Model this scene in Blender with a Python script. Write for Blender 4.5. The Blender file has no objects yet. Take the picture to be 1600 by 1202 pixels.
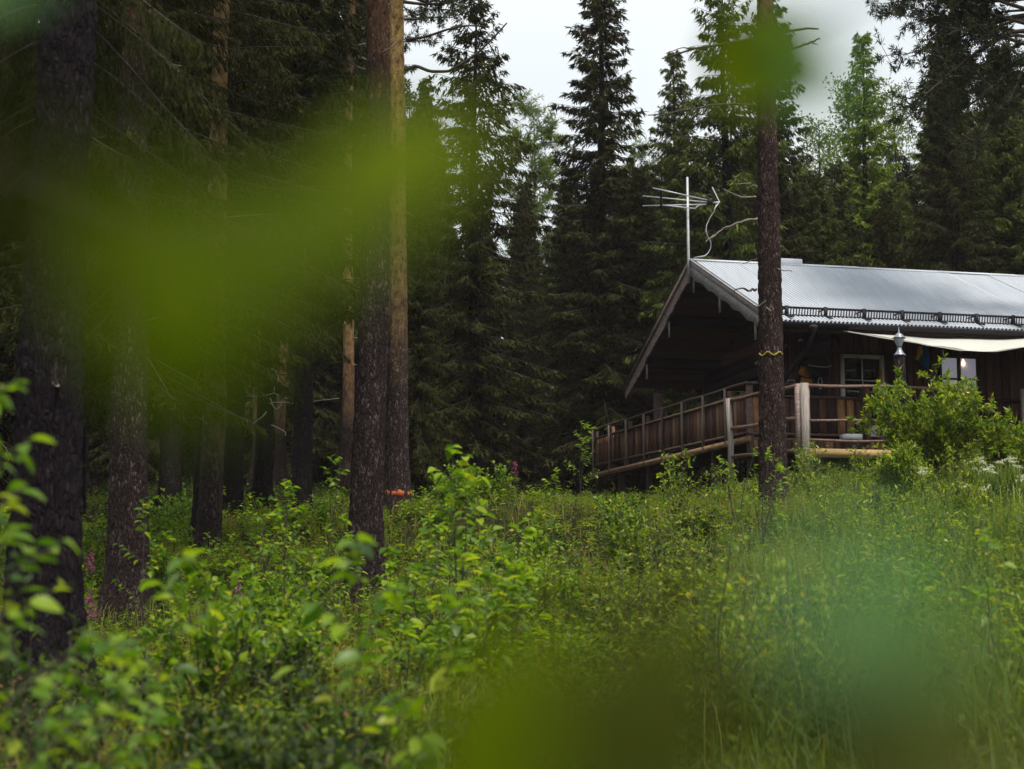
import bpy, math, random
import numpy as np
from mathutils import Vector, noise as mnoise

rad = math.radians
sc = bpy.context.scene
COL = sc.collection

# ------------------------------------------------------------------ camera
F = 2500.0                                   # focal length in pixels of a 1600 px wide frame
PITCH = math.atan(329.0 / F)
cam_d = bpy.data.cameras.new('camera')
cam_d.sensor_width = 36.0
cam_d.lens = 36.0 * F / 1600.0
cam_d.clip_start = 0.05
cam_d.clip_end = 3000
cam_d.dof.use_dof = True
cam_d.dof.focus_distance = 31.0
cam_d.dof.aperture_fstop = 2.3
cam_d.dof.aperture_blades = 0
cam = bpy.data.objects.new('camera', cam_d)
COL.objects.link(cam)
cam.location = (0, 0, 0)
cam.rotation_euler = (math.pi / 2 + PITCH, 0, 0)
sc.camera = cam

# ------------------------------------------------------------------ sky, sun, exposure
SUN_EL, SUN_AZ = rad(63), rad(150)          # azimuth measured from +Y towards +X
world = bpy.data.worlds.new('World')
sc.world = world
world.use_nodes = True
wn, wl = world.node_tree.nodes, world.node_tree.links
wn.clear()
w_out = wn.new('ShaderNodeOutputWorld')
w_bg = wn.new('ShaderNodeBackground')
w_sky = wn.new('ShaderNodeTexSky')
w_sky.sky_type = 'NISHITA'
w_sky.sun_disc = False
w_sky.sun_elevation = SUN_EL
w_sky.sun_rotation = SUN_AZ
w_sky.air_density = 1.5
w_sky.dust_density = 4.0
w_hs = wn.new('ShaderNodeHueSaturation')
w_hs.inputs['Saturation'].default_value = 0.25
w_mix = wn.new('ShaderNodeMixRGB')
w_mix.inputs[0].default_value = 0.86         # a closed cloud deck over the blue
w_tc = wn.new('ShaderNodeTexCoord')
w_no = wn.new('ShaderNodeTexNoise')
w_no.inputs['Scale'].default_value = 3.5
w_no.inputs['Detail'].default_value = 3
w_rp = wn.new('ShaderNodeValToRGB')
w_rp.color_ramp.elements[0].position = 0.3
w_rp.color_ramp.elements[0].color = (6.9, 7.55, 7.9, 1)
w_rp.color_ramp.elements[1].position = 0.7
w_rp.color_ramp.elements[1].color = (9.1, 9.55, 9.65, 1)
wl.new(w_tc.outputs['Generated'], w_no.inputs['Vector'])
wl.new(w_no.outputs['Fac'], w_rp.inputs[0])
wl.new(w_sky.outputs[0], w_hs.inputs['Color'])
wl.new(w_hs.outputs[0], w_mix.inputs[1])
wl.new(w_rp.outputs[0], w_mix.inputs[2])
wl.new(w_mix.outputs[0], w_bg.inputs['Color'])
w_bg.inputs['Strength'].default_value = 0.1
wl.new(w_bg.outputs[0], w_out.inputs[0])

sun_d = bpy.data.lights.new('sun', 'SUN')
sun_d.energy = 3.4
sun_d.angle = rad(11)
sun_d.color = (1.0, 0.93, 0.80)
sun = bpy.data.objects.new('sun', sun_d)
COL.objects.link(sun)
sd = Vector((math.sin(SUN_AZ) * math.cos(SUN_EL), math.cos(SUN_AZ) * math.cos(SUN_EL), math.sin(SUN_EL)))
sun.rotation_euler = sd.to_track_quat('Z', 'Y').to_euler()

sc.view_settings.view_transform = 'Standard'
sc.view_settings.look = 'None'
sc.view_settings.exposure = 0.32
sc.view_settings.gamma = 1.0
sc.view_settings.use_curve_mapping = False
sc.cycles.use_denoising = True
sc.cycles.max_bounces = 6
sc.cycles.diffuse_bounces = 3
sc.cycles.glossy_bounces = 2
sc.cycles.transmission_bounces = 3
sc.cycles.transparent_max_bounces = 4
sc.cycles.caustics_reflective = False
sc.cycles.caustics_refractive = False
sc.cycles.sample_clamp_indirect = 3.0

# ------------------------------------------------------------------ helpers
_c, _s = math.cos(PITCH), math.sin(PITCH)

def W(px, py, Y):
    """World point at depth Y that the photo shows at pixel (px, py)."""
    a, b = (px - 800) / F, (601 - py) / F
    d = np.array([a, _c - b * _s, _s + b * _c])
    return d * (Y / d[1])

def tag(o, label=None, cat=None, group=None, kind=None):
    if label: o['label'] = label
    if cat: o['category'] = cat
    if group: o['group'] = group
    if kind: o['kind'] = kind
    return o

def empty(name, loc=(0, 0, 0), rz=0.0, label=None, cat=None, group=None):
    o = bpy.data.objects.new(name, None)
    o.empty_display_size = 0.2
    COL.objects.link(o)
    o.location = loc
    o.rotation_euler = (0, 0, rz)
    return tag(o, label, cat, group)

def link(name, me, parent=None, loc=(0, 0, 0), rot=(0, 0, 0), scale=(1, 1, 1)):
    o = bpy.data.objects.new(name, me)
    COL.objects.link(o)
    if parent: o.parent = parent
    o.location = loc
    o.rotation_euler = rot
    o.scale = scale
    return o

def copy_tree(o, parent=None):
    c = o.copy()
    COL.objects.link(c)
    if parent: c.parent = parent
    for ch in o.children:
        copy_tree(ch, c)
    return c

class Acc:
    """Collects vertices and faces; build() makes one mesh."""
    def __init__(self):
        self.V, self.Fa, self.n = [], [], 0
    def add(self, V, faces):
        V = np.asarray(V, dtype=np.float64).reshape(-1, 3)
        faces = np.asarray(faces, dtype=np.int64)
        self.V.append(V)
        self.Fa.append(faces + self.n)
        self.n += len(V)
    def mesh(self, name, mat, smooth=False):
        me = bpy.data.meshes.new(name)
        if not self.V: return me
        V = np.concatenate(self.V)
        idx = np.concatenate([f.ravel() for f in self.Fa])
        tot = np.concatenate([np.full(len(f), f.shape[1]) for f in self.Fa])
        st = np.concatenate([[0], np.cumsum(tot)[:-1]])
        me.vertices.add(len(V)); me.vertices.foreach_set('co', V.ravel())
        me.loops.add(len(idx)); me.loops.foreach_set('vertex_index', idx.astype(np.int32))
        me.polygons.add(len(tot)); me.polygons.foreach_set('loop_start', st.astype(np.int32))
        me.polygons.foreach_set('loop_total', tot.astype(np.int32))
        if smooth: me.polygons.foreach_set('use_smooth', np.ones(len(tot), dtype=bool))
        me.update(calc_edges=True)
        if mat: me.materials.append(mat)
        return me
    def obj(self, name, mat, parent=None, smooth=False, **k):
        return link(name, self.mesh(name, mat, smooth), parent, **k)
    # shapes
    def box(self, x0, x1, y0, y1, z0, z1):
        V = [(x, y, z) for x in (x0, x1) for y in (y0, y1) for z in (z0, z1)]
        self.add(V, [(0, 1, 3, 2), (4, 6, 7, 5), (0, 4, 5, 1), (2, 3, 7, 6), (0, 2, 6, 4), (1, 5, 7, 3)])
        return self
    def beam(self, p, q, w, h, up=(0, 0, 1)):
        p, q = np.array(p, float), np.array(q, float)
        d = q - p; d /= np.linalg.norm(d)
        s = np.cross(d, up); s /= np.linalg.norm(s)
        u = np.cross(s, d)
        V = [e + a * s * w / 2 + b * u * h / 2 for e in (p, q) for a, b in ((-1, -1), (1, -1), (1, 1), (-1, 1))]
        self.add(V, [(3, 2, 1, 0), (4, 5, 6, 7), (0, 1, 5, 4), (1, 2, 6, 5), (2, 3, 7, 6), (3, 0, 4, 7)])
        return self
    def tube(self, pts, rads, n=8, cap=True):
        pts = np.array(pts, float)
        rads = np.broadcast_to(np.array(rads, float), (len(pts),))
        T = np.gradient(pts, axis=0)
        T /= np.linalg.norm(T, axis=1)[:, None] + 1e-12
        ref = np.array([0.0, 0, 1]) if abs(T[0][2]) < 0.9 else np.array([1.0, 0, 0])
        a = np.linspace(0, 2 * np.pi, n, endpoint=False)
        V = []
        S = np.cross(T[0], ref); S /= np.linalg.norm(S)
        for i in range(len(pts)):
            S = S - T[i] * (S @ T[i]); S /= np.linalg.norm(S) + 1e-12
            U = np.cross(T[i], S)
            V.append(pts[i] + rads[i] * (np.cos(a)[:, None] * S + np.sin(a)[:, None] * U))
        V = np.concatenate(V)
        f = []
        for i in range(len(pts) - 1):
            for j in range(n):
                k = (j + 1) % n
                f.append((i * n + j, i * n + k, (i + 1) * n + k, (i + 1) * n + j))
        base = self.n
        self.add(V, f)
        if cap:
            self.Fa.append(np.array([list(range(n))[::-1]]) + base)
            self.Fa.append(np.array([list(range(n))]) + base + (len(pts) - 1) * n)
        return self
    def lathe(self, prof, n=20, c=(0, 0, 0)):
        a = np.linspace(0, 2 * np.pi, n, endpoint=False)
        V = [(c[0] + r * math.cos(t), c[1] + r * math.sin(t), c[2] + z) for r, z in prof for t in a]
        f = [(i * n + j, i * n + (j + 1) % n, (i + 1) * n + (j + 1) % n, (i + 1) * n + j)
             for i in range(len(prof) - 1) for j in range(n)]
        self.add(V, f)
        return self
    def prism(self, poly, axis, d0, d1):
        """poly in the plane normal to x (y,z pairs), extruded along x."""
        n = len(poly)
        V = [(d0, a, b) for a, b in poly] + [(d1, a, b) for a, b in poly]
        base = self.n
        self.add(V, [(i, (i + 1) % n, n + (i + 1) % n, n + i) for i in range(n)])
        self.Fa.append(np.array([list(range(n))[::-1]]) + base)
        self.Fa.append(np.array([list(range(n, 2 * n))]) + base)
        return self
    def leaves(self, P, D, N, L, Wd, fold=0.25, at=0.45):
        """Pointed folded leaves: two triangles each, hinged along the midrib."""
        P, D, N = (np.asarray(q, float) for q in (P, D, N))
        n = len(P)
        L = np.broadcast_to(np.asarray(L, float), (n,))[:, None]
        Wd = np.broadcast_to(np.asarray(Wd, float), (n,))[:, None]
        D = D / (np.linalg.norm(D, axis=1)[:, None] + 1e-9)
        S = np.cross(D, N); S /= np.linalg.norm(S, axis=1)[:, None] + 1e-9
        U = np.cross(S, D)
        m = P + D * L * at + U * fold * Wd
        V = np.stack([P, m + S * Wd / 2, P + D * L, m - S * Wd / 2], 1).reshape(-1, 3)
        o = np.arange(n)[:, None] * 4
        f = np.concatenate([o + [0, 1, 2], o + [0, 2, 3]], 0)
        self.add(V, f)
        return self

def unit(v):
    return v / (np.linalg.norm(v, axis=-1, keepdims=True) + 1e-9)

# ------------------------------------------------------------------ materials
class NT:
    def __init__(self, name):
        self.m = bpy.data.materials.new(name)
        self.m.use_nodes = True
        self.t = self.m.node_tree
        self.b = self.t.nodes['Principled BSDF']
        self.out = self.t.nodes['Material Output']
    def n(self, typ, **k):
        o = self.t.nodes.new('ShaderNode' + typ)
        for a, v in k.items(): setattr(o, a, v)
        return o
    def l(self, a, b): self.t.links.new(a, b)
    def ramp(self, fac, stops):
        r = self.n('ValToRGB')
        e = r.color_ramp.elements
        while len(e) < len(stops): e.new(0.5)
        for i, (p, c) in enumerate(stops):
            e[i].position = p; e[i].color = (*c, 1)
        self.l(fac, r.inputs[0])
        return r.outputs[0]
    def coords(self, scale=(1, 1, 1), world=False):
        mp = self.n('Mapping')
        mp.inputs['Scale'].default_value = scale
        if world:
            self.l(self.n('NewGeometry').outputs['Position'], mp.inputs[0])
        else:
            self.l(self.n('TexCoord').outputs['Object'], mp.inputs[0])
        return mp.outputs[0]
    def noise(self, vec, scale, detail=4, rough=0.6):
        o = self.n('TexNoise')
        o.inputs['Scale'].default_value = scale
        o.inputs['Detail'].default_value = detail
        o.inputs['Roughness'].default_value = rough
        self.l(vec, o.inputs['Vector'])
        return o.outputs['Fac']
    def math(self, op, a, b):
        o = self.n('Math', operation=op)
        for i, v in enumerate((a, b)):
            if isinstance(v, (int, float)): o.inputs[i].default_value = v
            else: self.l(v, o.inputs[i])
        return o.outputs[0]
    def mix(self, f, a, b, mode='MIX'):
        o = self.n('MixRGB', blend_type=mode)
        for i, v in enumerate((f, a, b)):
            if isinstance(v, (int, float)): o.inputs[i].default_value = v
            elif isinstance(v, tuple): o.inputs[i].default_value = (*v, 1)
            else: self.l(v, o.inputs[i])
        return o.outputs[0]
    def bump(self, h, strength=0.5, dist=0.02):
        o = self.n('Bump')
        o.inputs['Strength'].default_value = strength
        o.inputs['Distance'].default_value = dist
        self.l(h, o.inputs['Height'])
        self.l(o.outputs[0], self.b.inputs['Normal'])
    def rnd(self):
        """one random number per leaf / plank: the object's and the mesh island's together"""
        a = self.n('ObjectInfo').outputs['Random']
        b = self.n('NewGeometry').outputs['Random Per Island']
        return self.math('FRACT', self.math('ADD', a, b), 0)

def leaf_mat(name, stops, trans=0.4, tcol=1.6, rough=0.45, spec=0.4, patch=None):
    k = NT(name)
    col = k.ramp(k.rnd(), stops)
    if patch:                                   # slow drift of colour over the place
        nz = k.noise(k.coords(world=True), patch[0], 2)
        col = k.mix(k.ramp(nz, [(0.35, (0, 0, 0)), (0.65, (1, 1, 1))]), col, k.mix(0.6, col, patch[1]))
    k.l(col, k.b.inputs['Base Color'])
    k.b.inputs['Roughness'].default_value = rough
    k.b.inputs['Specular IOR Level'].default_value = spec
    t = k.n('BsdfTranslucent')
    k.l(k.mix(1.0, col, (tcol, tcol * 1.0, tcol * 0.35), 'MULTIPLY'), t.inputs['Color'])
    mx = k.n('MixShader')
    mx.inputs[0].default_value = trans
    k.l(k.b.outputs[0], mx.inputs[1]); k.l(t.outputs[0], mx.inputs[2])
    k.l(mx.outputs[0], k.out.inputs['Surface'])
    return k.m

def wood_mat(name, stops, grain=(9, 9, 0.9), rough=0.8, bump=0.35, streak=0.5, spec=0.25):
    k = NT(name)
    v = k.coords(grain)
    inf = k.n('ObjectInfo')
    vv = k.n('VectorMath', operation='ADD')
    k.l(v, vv.inputs[0]); k.l(k.math('MULTIPLY', inf.outputs['Random'], 37.0), vv.inputs[1])
    g = k.noise(vv.outputs[0], 4.0, 6, 0.65)
    base = k.ramp(k.rnd(), stops)
    col = k.mix(streak, base, k.mix(1.0, base, k.ramp(g, [(0.3, (0.25, 0.22, 0.22)), (0.7, (1.5, 1.45, 1.4))]), 'MULTIPLY'))
    k.l(col, k.b.inputs['Base Color'])
    k.b.inputs['Roughness'].default_value = rough
    k.b.inputs['Specular IOR Level'].default_value = spec
    k.bump(g, bump, 0.01)
    return k.m

def plain_mat(name, col, rough=0.6, metal=0.0, spec=0.5, var=0.15, scale=8):
    k = NT(name)
    nz = k.noise(k.coords(), scale, 4)
    k.l(k.mix(1.0, k.ramp(nz, [(0.3, (1 - var,) * 3), (0.7, (1 + var,) * 3)]), tuple(col), 'MULTIPLY'), k.b.inputs['Base Color'])
    k.b.inputs['Roughness'].default_value = rough
    k.b.inputs['Metallic'].default_value = metal
    k.b.inputs['Specular IOR Level'].default_value = spec
    return k.m

def bark_mat(name, dark, mid, fleck, orange=None, z0=6.0, z1=9.0, scale=26.0):
    """plated bark: dark fissures, plates, pale flakes; thin orange bark above z0 (object height)"""
    k = NT(name)
    v = k.coords((1, 1, 0.24))
    wob = k.n('TexNoise'); wob.inputs['Scale'].default_value = 9; wob.inputs['Detail'].default_value = 2
    k.l(v, wob.inputs['Vector'])
    vv = k.n('VectorMath', operation='ADD')
    sc_ = k.n('VectorMath', operation='SCALE'); sc_.inputs['Scale'].default_value = 0.06
    k.l(wob.outputs['Color'], sc_.inputs[0])
    k.l(v, vv.inputs[0]); k.l(sc_.outputs[0], vv.inputs[1])
    vo = k.n('TexVoronoi', feature='DISTANCE_TO_EDGE'); vo.inputs['Scale'].default_value = scale
    k.l(vv.outputs[0], vo.inputs['Vector'])
    vc = k.n('TexVoronoi', feature='F1'); vc.inputs['Scale'].default_value = scale
    k.l(vv.outputs[0], vc.inputs['Vector'])
    plate = k.ramp(vo.outputs['Distance'], [(0.02, (0, 0, 0)), (0.22, (1, 1, 1))])
    fine = k.noise(k.coords((1, 1, 0.4)), 60, 5, 0.7)
    sep = k.n('SeparateColor'); k.l(vc.outputs['Color'], sep.inputs[0])
    big = k.ramp(k.noise(k.coords((1, 1, 0.6)), 3.5, 3), [(0.35, (0.15, 0.15, 0.15)), (0.65, (1, 1, 1))])
    pc = k.mix(k.math('MULTIPLY', k.ramp(sep.outputs[0], [(0.58, (0, 0, 0)), (0.9, (1, 1, 1))]), big), k.mix(big, k.mix(0.45, mid, dark), mid), fleck)
    pc = k.mix(k.ramp(fine, [(0.42, (0, 0, 0)), (0.62, (1, 1, 1))]), k.mix(0.55, pc, dark), pc)
    col = k.mix(plate, dark, pc)
    if orange:
        sx = k.n('SeparateXYZ'); k.l(k.n('TexCoord').outputs['Object'], sx.inputs[0])
        h = k.math('DIVIDE', k.math('SUBTRACT', k.math('ADD', sx.outputs['Z'], k.math('MULTIPLY', k.noise(k.coords((1, 1, 0.5)), 3.0, 3), 3.5)), z0 + 1.75), z1 - z0)
        hc = k.n('Clamp'); k.l(h, hc.inputs[0])
        flake = k.noise(k.coords((1, 1, 0.45)), 14, 5, 0.7)
        oc = k.ramp(flake, [(0.36, tuple(c * 0.28 for c in orange)), (0.5, orange), (0.66, tuple(min(1, c * 1.45) for c in orange))])
        col = k.mix(hc.outputs[0], col, oc)
    k.l(col, k.b.inputs['Base Color'])
    k.b.inputs['Roughness'].default_value = 0.85
    k.b.inputs['Specular IOR Level'].default_value = 0.08
    hgt = k.math('ADD', k.math('MULTIPLY', plate, 0.8), k.math('MULTIPLY', fine, 0.5))
    k.bump(hgt, 0.8, 0.02)
    return k.m

M = {}
G = lambda *c: c
M['bark_dark'] = bark_mat('bark_dark', (0.008, 0.005, 0.007), (0.022, 0.015, 0.018), (0.085, 0.065, 0.07), scale=44)
M['bark_near'] = bark_mat('bark_near', (0.007, 0.005, 0.007), (0.018, 0.013, 0.016), (0.045, 0.034, 0.037), scale=40)
M['bark_pine'] = bark_mat('bark_pine', (0.011, 0.007, 0.009), (0.050, 0.034, 0.030), (0.22, 0.165, 0.15), (0.20, 0.10, 0.045), 6.2, 10.5, scale=56)
M['bark_gold'] = bark_mat('bark_gold', (0.014, 0.009, 0.011), (0.070, 0.050, 0.044), (0.32, 0.25, 0.22), (0.27, 0.175, 0.07), 2.2, 6.0, scale=56)
M['bark_olive'] = bark_mat('bark_olive', (0.011, 0.008, 0.008), (0.055, 0.038, 0.037), (0.17, 0.13, 0.115), (0.16, 0.105, 0.045), 1.6, 4.0, scale=52)
M['bark_tan'] = bark_mat('bark_tan', (0.011, 0.008, 0.008), (0.06, 0.04, 0.036), (0.17, 0.13, 0.115), (0.22, 0.13, 0.065), 0.9, 3.0, scale=52)
M['bark_front'] = bark_mat('bark_front', (0.013, 0.008, 0.010), (0.078, 0.048, 0.040), (0.29, 0.215, 0.185), (0.14, 0.075, 0.055), 6.0, 9.0, scale=60)
M['bark_spruce'] = bark_mat('bark_spruce', (0.009, 0.007, 0.008), (0.028, 0.02, 0.02), (0.07, 0.055, 0.055), scale=30)
M['twig'] = plain_mat('twig', (0.05, 0.036, 0.03), 0.85)
M['dead_twig'] = plain_mat('dead_twig', (0.20, 0.165, 0.145), 0.9, var=0.4)
M['pale_twig'] = plain_mat('pale_twig', (0.42, 0.40, 0.36), 0.9, var=0.3)
M['spruce'] = leaf_mat('spruce_needles', [(0, (0.0120, 0.0144, 0.0032)), (0.6, (0.0261, 0.0301, 0.0052)), (1, (0.0602, 0.0605, 0.0078))], 0.15, 1.3, 0.75, 0.12)
M['spruce_mid'] = leaf_mat('spruce_needles_mid', [(0, (0.0227, 0.0355, 0.0056)), (0.6, (0.0568, 0.0811, 0.0096)), (1, (0.1232, 0.1486, 0.0160))], 0.2, 1.4, 0.7, 0.15)
M['spruce_light'] = leaf_mat('spruce_needles_light', [(0, (0.0689, 0.1120, 0.0140)), (0.6, (0.1376, 0.2078, 0.0240)), (1, (0.2556, 0.3071, 0.0350))], 0.25, 1.4, 0.7, 0.15)
M['pine'] = leaf_mat('pine_needles', [(0, (0.0120, 0.0168, 0.0069)), (0.7, (0.0264, 0.0347, 0.0108)), (1, (0.0576, 0.0630, 0.0169))], 0.15, 1.3, 0.7, 0.15)
M['birch'] = leaf_mat('birch_leaves', [(0, (0.0575, 0.0990, 0.0200)), (0.6, (0.1150, 0.1760, 0.0300)), (1, (0.1955, 0.2420, 0.0450))], 0.4, 1.5, 0.5, 0.2)
M['leaf'] = leaf_mat('leaf', [(0, (0.0424, 0.1049, 0.0081)), (0.45, (0.1030, 0.1974, 0.0113)), (0.85, (0.2061, 0.3085, 0.0163)), (1, (0.3394, 0.3702, 0.0244))], 0.45, 1.7, 0.4, 0.38)
M['willow'] = leaf_mat('willow_leaf', [(0, (0.0499, 0.1049, 0.0081)), (0.5, (0.1333, 0.2099, 0.0130)), (0.9, (0.2834, 0.3449, 0.0212)), (1, (0.4667, 0.4049, 0.0325))], 0.42, 1.7, 0.4, 0.38)
M['ground_leaf'] = leaf_mat('ground_leaf', [(0, (0.0414, 0.0884, 0.0076)), (0.5, (0.1005, 0.1771, 0.0122)), (0.93, (0.2011, 0.2833, 0.0184)), (1, (0.3311, 0.1771, 0.0460))], 0.42, 1.6, 0.55, 0.25, (0.35, (0.16, 0.17, 0.03)))
M['bilberry'] = leaf_mat('bilberry_leaf', [(0, (0.0110, 0.0242, 0.0060)), (0.6, (0.0308, 0.0572, 0.0090)), (0.88, (0.0770, 0.1210, 0.0140)), (0.97, (0.1650, 0.2200, 0.0200)), (1, (0.1540, 0.0660, 0.0300))], 0.35, 1.6, 0.55, 0.25)
M['grass'] = leaf_mat('grass_blade', [(0, (0.0908, 0.1134, 0.0146)), (0.5, (0.1513, 0.1814, 0.0211)), (0.85, (0.2299, 0.2381, 0.0365)), (1, (0.3630, 0.2835, 0.0891))], 0.42, 1.5, 0.65, 0.15, (0.30, (0.19, 0.16, 0.04)))
M['grass_blue'] = leaf_mat('meadow_grass', [(0, (0.0500, 0.1050, 0.0300)), (0.5, (0.0950, 0.1733, 0.0420)), (0.9, (0.1600, 0.2310, 0.0600)), (1, (0.2600, 0.2520, 0.1000))], 0.42, 1.4, 0.6, 0.2, (0.5, (0.14, 0.16, 0.035)))
M['seed'] = leaf_mat('grass_seed_head', [(0, (0.15, 0.10, 0.07)), (0.6, (0.26, 0.18, 0.11)), (1, (0.38, 0.30, 0.18))], 0.3, 1.2, 0.8, 0.1)
M['near_leaf'] = leaf_mat('backlit_leaf', [(0, (0.0764, 0.1148, 0.0010)), (1, (0.1033, 0.1469, 0.0015))], 0.5, 1.6, 0.6, 0.05)
M['shaded_leaf'] = leaf_mat('leaf_in_shade', [(0, (0.0405, 0.0522, 0.0050)), (1, (0.0495, 0.0594, 0.0060))], 0.12, 1.3, 0.6, 0.06)  # near leaf again, with the shade of its underside put into the colour
M['gloss_leaf'] = leaf_mat('glossy_leaf', [(0, (0.0400, 0.1200, 0.0224)), (1, (0.0480, 0.1360, 0.0264))], 0.25, 1.3, 0.5, 0.2)
M['rust_leaf'] = leaf_mat('rust_leaf', [(0, (0.16, 0.05, 0.02)), (0.6, (0.24, 0.10, 0.035)), (1, (0.30, 0.18, 0.06))], 0.35, 1.3, 0.6, 0.2)
M['pink'] = leaf_mat('fireweed_petal', [(0, (0.1800, 0.0330, 0.1210)), (1, (0.2760, 0.0770, 0.1980))], 0.3, 1.2, 0.6, 0.2)
M['white_petal'] = leaf_mat('white_petal', [(0, (0.5, 0.52, 0.42)), (1, (0.75, 0.76, 0.66))], 0.3, 1.0, 0.6, 0.2)

# ------------------------------------------------------------------ terrain
CP = np.array([
    (0, 0, -1.15), (-5, 3, -1.05), (5, 3, -1.05), (0, 7, -1.05), (-3.35, 11.4, -0.88), (-3.3, 14.5, -0.85), (-1.2, 14.5, -0.72), (-1.4, 17.5, -0.45), (-4.3, 16.5, -0.6), (3, 10, -0.6), (0, 12, -0.78), (-4.5, 18.6, -0.3),
    (-4.5, 23.4, 0.45), (-1.76, 19.7, -0.12), (-1.9, 27, 1.25), (3.95, 24, 1.2), (5.6, 31, 2.1), (2.2, 28, 1.5),
    (1.8, 35, 1.85), (2.3, 45, 2.6), (-6.4, 40, 2.4), (-15, 60, 3.8), (0, 60, 4.0), (20, 60, 4.6), (-20, 30, 1.4),
    (-12, 15, -0.4), (12, 30, 2.3), (6.4, 20, 0.75), (8, 31, 2.2), (12, 45, 2.9), (3, 16, 0.15), (0, 18, 0.2),
    (0, 27, 1.6), (4.5, 36, 1.95), (8, 38, 2.6), (0, 100, 8), (-60, 100, 8), (60, 100, 8), (0, 250, 14), (-150, 250, 14), (150, 250, 14),
    (-60, 20, 0.5), (60, 20, 2), (0, -60, -1.5), (-60, -60, -1.5), (60, -60, -1.5), (10, 10, -0.3)], float)

def gz(x, y):
    x, y = np.asarray(x, float), np.asarray(y, float)
    sh = x.shape
    x, y = x.ravel(), y.ravel()
    out = np.empty(len(x))
    for i in range(0, len(x), 20000):
        dx = x[i:i + 20000, None] - CP[None, :, 0]
        dy = y[i:i + 20000, None] - CP[None, :, 1]
        w = 1.0 / ((dx * dx + dy * dy) + 1.5) ** 1.7
        out[i:i + 20000] = (w * CP[None, :, 2]).sum(1) / w.sum(1)
    out += 0.05 * np.sin(x * 1.3 + 0.7 * y) * np.sin(y * 0.9 + 1.0) + 0.03 * np.sin(x * 3.1 + y * 0.3) * np.sin(y * 2.7)
    return out.reshape(sh)

def g1(x, y): return float(gz(np.array([x]), np.array([y]))[0])

def build_ground():
    xs = np.unique(np.concatenate([np.linspace(-1500, -60, 14), np.linspace(-60, -18, 24), np.linspace(-18, 18, 150), np.linspace(18, 60, 24), np.linspace(60, 1500, 14)]))
    ys = np.unique(np.concatenate([np.linspace(-400, -4, 14), np.linspace(-4, 62, 230), np.linspace(62, 250, 40), np.linspace(250, 2500, 14)]))
    X, Y = np.meshgrid(xs, ys)
    Z = gz(X, Y)
    a = Acc()
    nx, ny = len(xs), len(ys)
    i, j = np.meshgrid(np.arange(nx - 1), np.arange(ny - 1))
    q = (j * nx + i).ravel()
    a.add(np.stack([X, Y, Z], -1).reshape(-1, 3), np.stack([q, q + 1, q + nx + 1, q + nx], 1))
    k = NT('forest_floor')
    v = k.coords(world=True)
    n1 = k.noise(v, 0.8, 6)
    n2 = k.noise(v, 14, 6, 0.7)
    col = k.mix(k.ramp(n1, [(0.4, (0, 0, 0)), (0.6, (1, 1, 1))]), k.ramp(n2, [(0.3, (0.010, 0.012, 0.006)), (0.7, (0.026, 0.028, 0.012))]), k.ramp(n2, [(0.3, (0.016, 0.014, 0.008)), (0.7, (0.04, 0.042, 0.016))]))
    k.l(col, k.b.inputs['Base Color'])
    k.b.inputs['Roughness'].default_value = 0.95
    k.b.inputs['Specular IOR Level'].default_value = 0.05
    k.bump(n2, 0.8, 0.06)
    o = a.obj('ground', k.m, smooth=True)
    tag(o, 'mossy forest floor rising from the clearing up to the cabin', kind='structure')
build_ground()
#---SPLIT---
# ------------------------------------------------------------------ cabin (local x along the ridge, y towards the back of the gable)
OX, OY, ROT = 5.03, 33.6, math.atan2(0.2257, 0.974)
def roof_mat():
    k = NT('galvanised_sheet')
    st = k.noise(k.coords((7, 0.5, 0.5), True), 1.0, 5, 0.65)
    sp = k.noise(k.coords(world=True), 9.0, 6, 0.75)
    col = k.mix(1.0, (0.45, 0.485, 0.545), k.ramp(st, [(0.3, (0.92, 0.91, 0.90)), (0.65, (1.03, 1.03, 1.03))]), 'MULTIPLY')
    col = k.mix(k.ramp(sp, [(0.70, (0, 0, 0)), (0.78, (0.7, 0.7, 0.7))]), col, (0.13, 0.105, 0.075))
    k.l(col, k.b.inputs['Base Color'])
    k.b.inputs['Roughness'].default_value = 0.8
    k.b.inputs['Specular IOR Level'].default_value = 0.12
    return k.m
M['roof'] = roof_mat()
M['black_metal'] = plain_mat('black_metal', (0.014, 0.012, 0.016), 0.6, 0.0, 0.25)
M['grey_metal'] = plain_mat('grey_metal', (0.42, 0.43, 0.46), 0.5, 0.4, 0.5, 0.2)
M['barge'] = wood_mat('weathered_grey_board', [(0, (0.30, 0.28, 0.30)), (1, (0.42, 0.40, 0.42))], (0.9, 0.9, 9), 0.8, 0.35, 0.7)
M['barge_brown'] = wood_mat('weathered_brown_board', [(0, (0.20, 0.155, 0.145)), (1, (0.29, 0.23, 0.215))], (1.2, 1.2, 5), 0.8, 0.35, 0.8)
M['grey_wood'] = wood_mat('grey_post_wood', [(0, (0.24, 0.215, 0.20)), (1, (0.38, 0.345, 0.33))], (9, 9, 0.8), 0.85, 0.4, 0.7)
M['pole'] = wood_mat('peeled_pole_wood', [(0, (0.14, 0.09, 0.075)), (1, (0.24, 0.165, 0.135))], (5, 5, 5), 0.8, 0.4, 0.8)
M['plank'] = wood_mat('railing_plank_wood', [(0, (0.030, 0.019, 0.016)), (0.4, (0.10, 0.05, 0.036)), (0.7, (0.17, 0.085, 0.054)), (0.85, (0.26, 0.14, 0.08)), (0.95, (0.36, 0.185, 0.09)), (1, (0.14, 0.12, 0.11))], (8, 8, 0.9), 0.75, 0.4, 0.75)
M['plank_dark'] = wood_mat('railing_plank_dark', [(0, (0.03, 0.018, 0.016)), (1, (0.075, 0.042, 0.032))], (8, 8, 0.9), 0.8, 0.4, 0.75)
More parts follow.
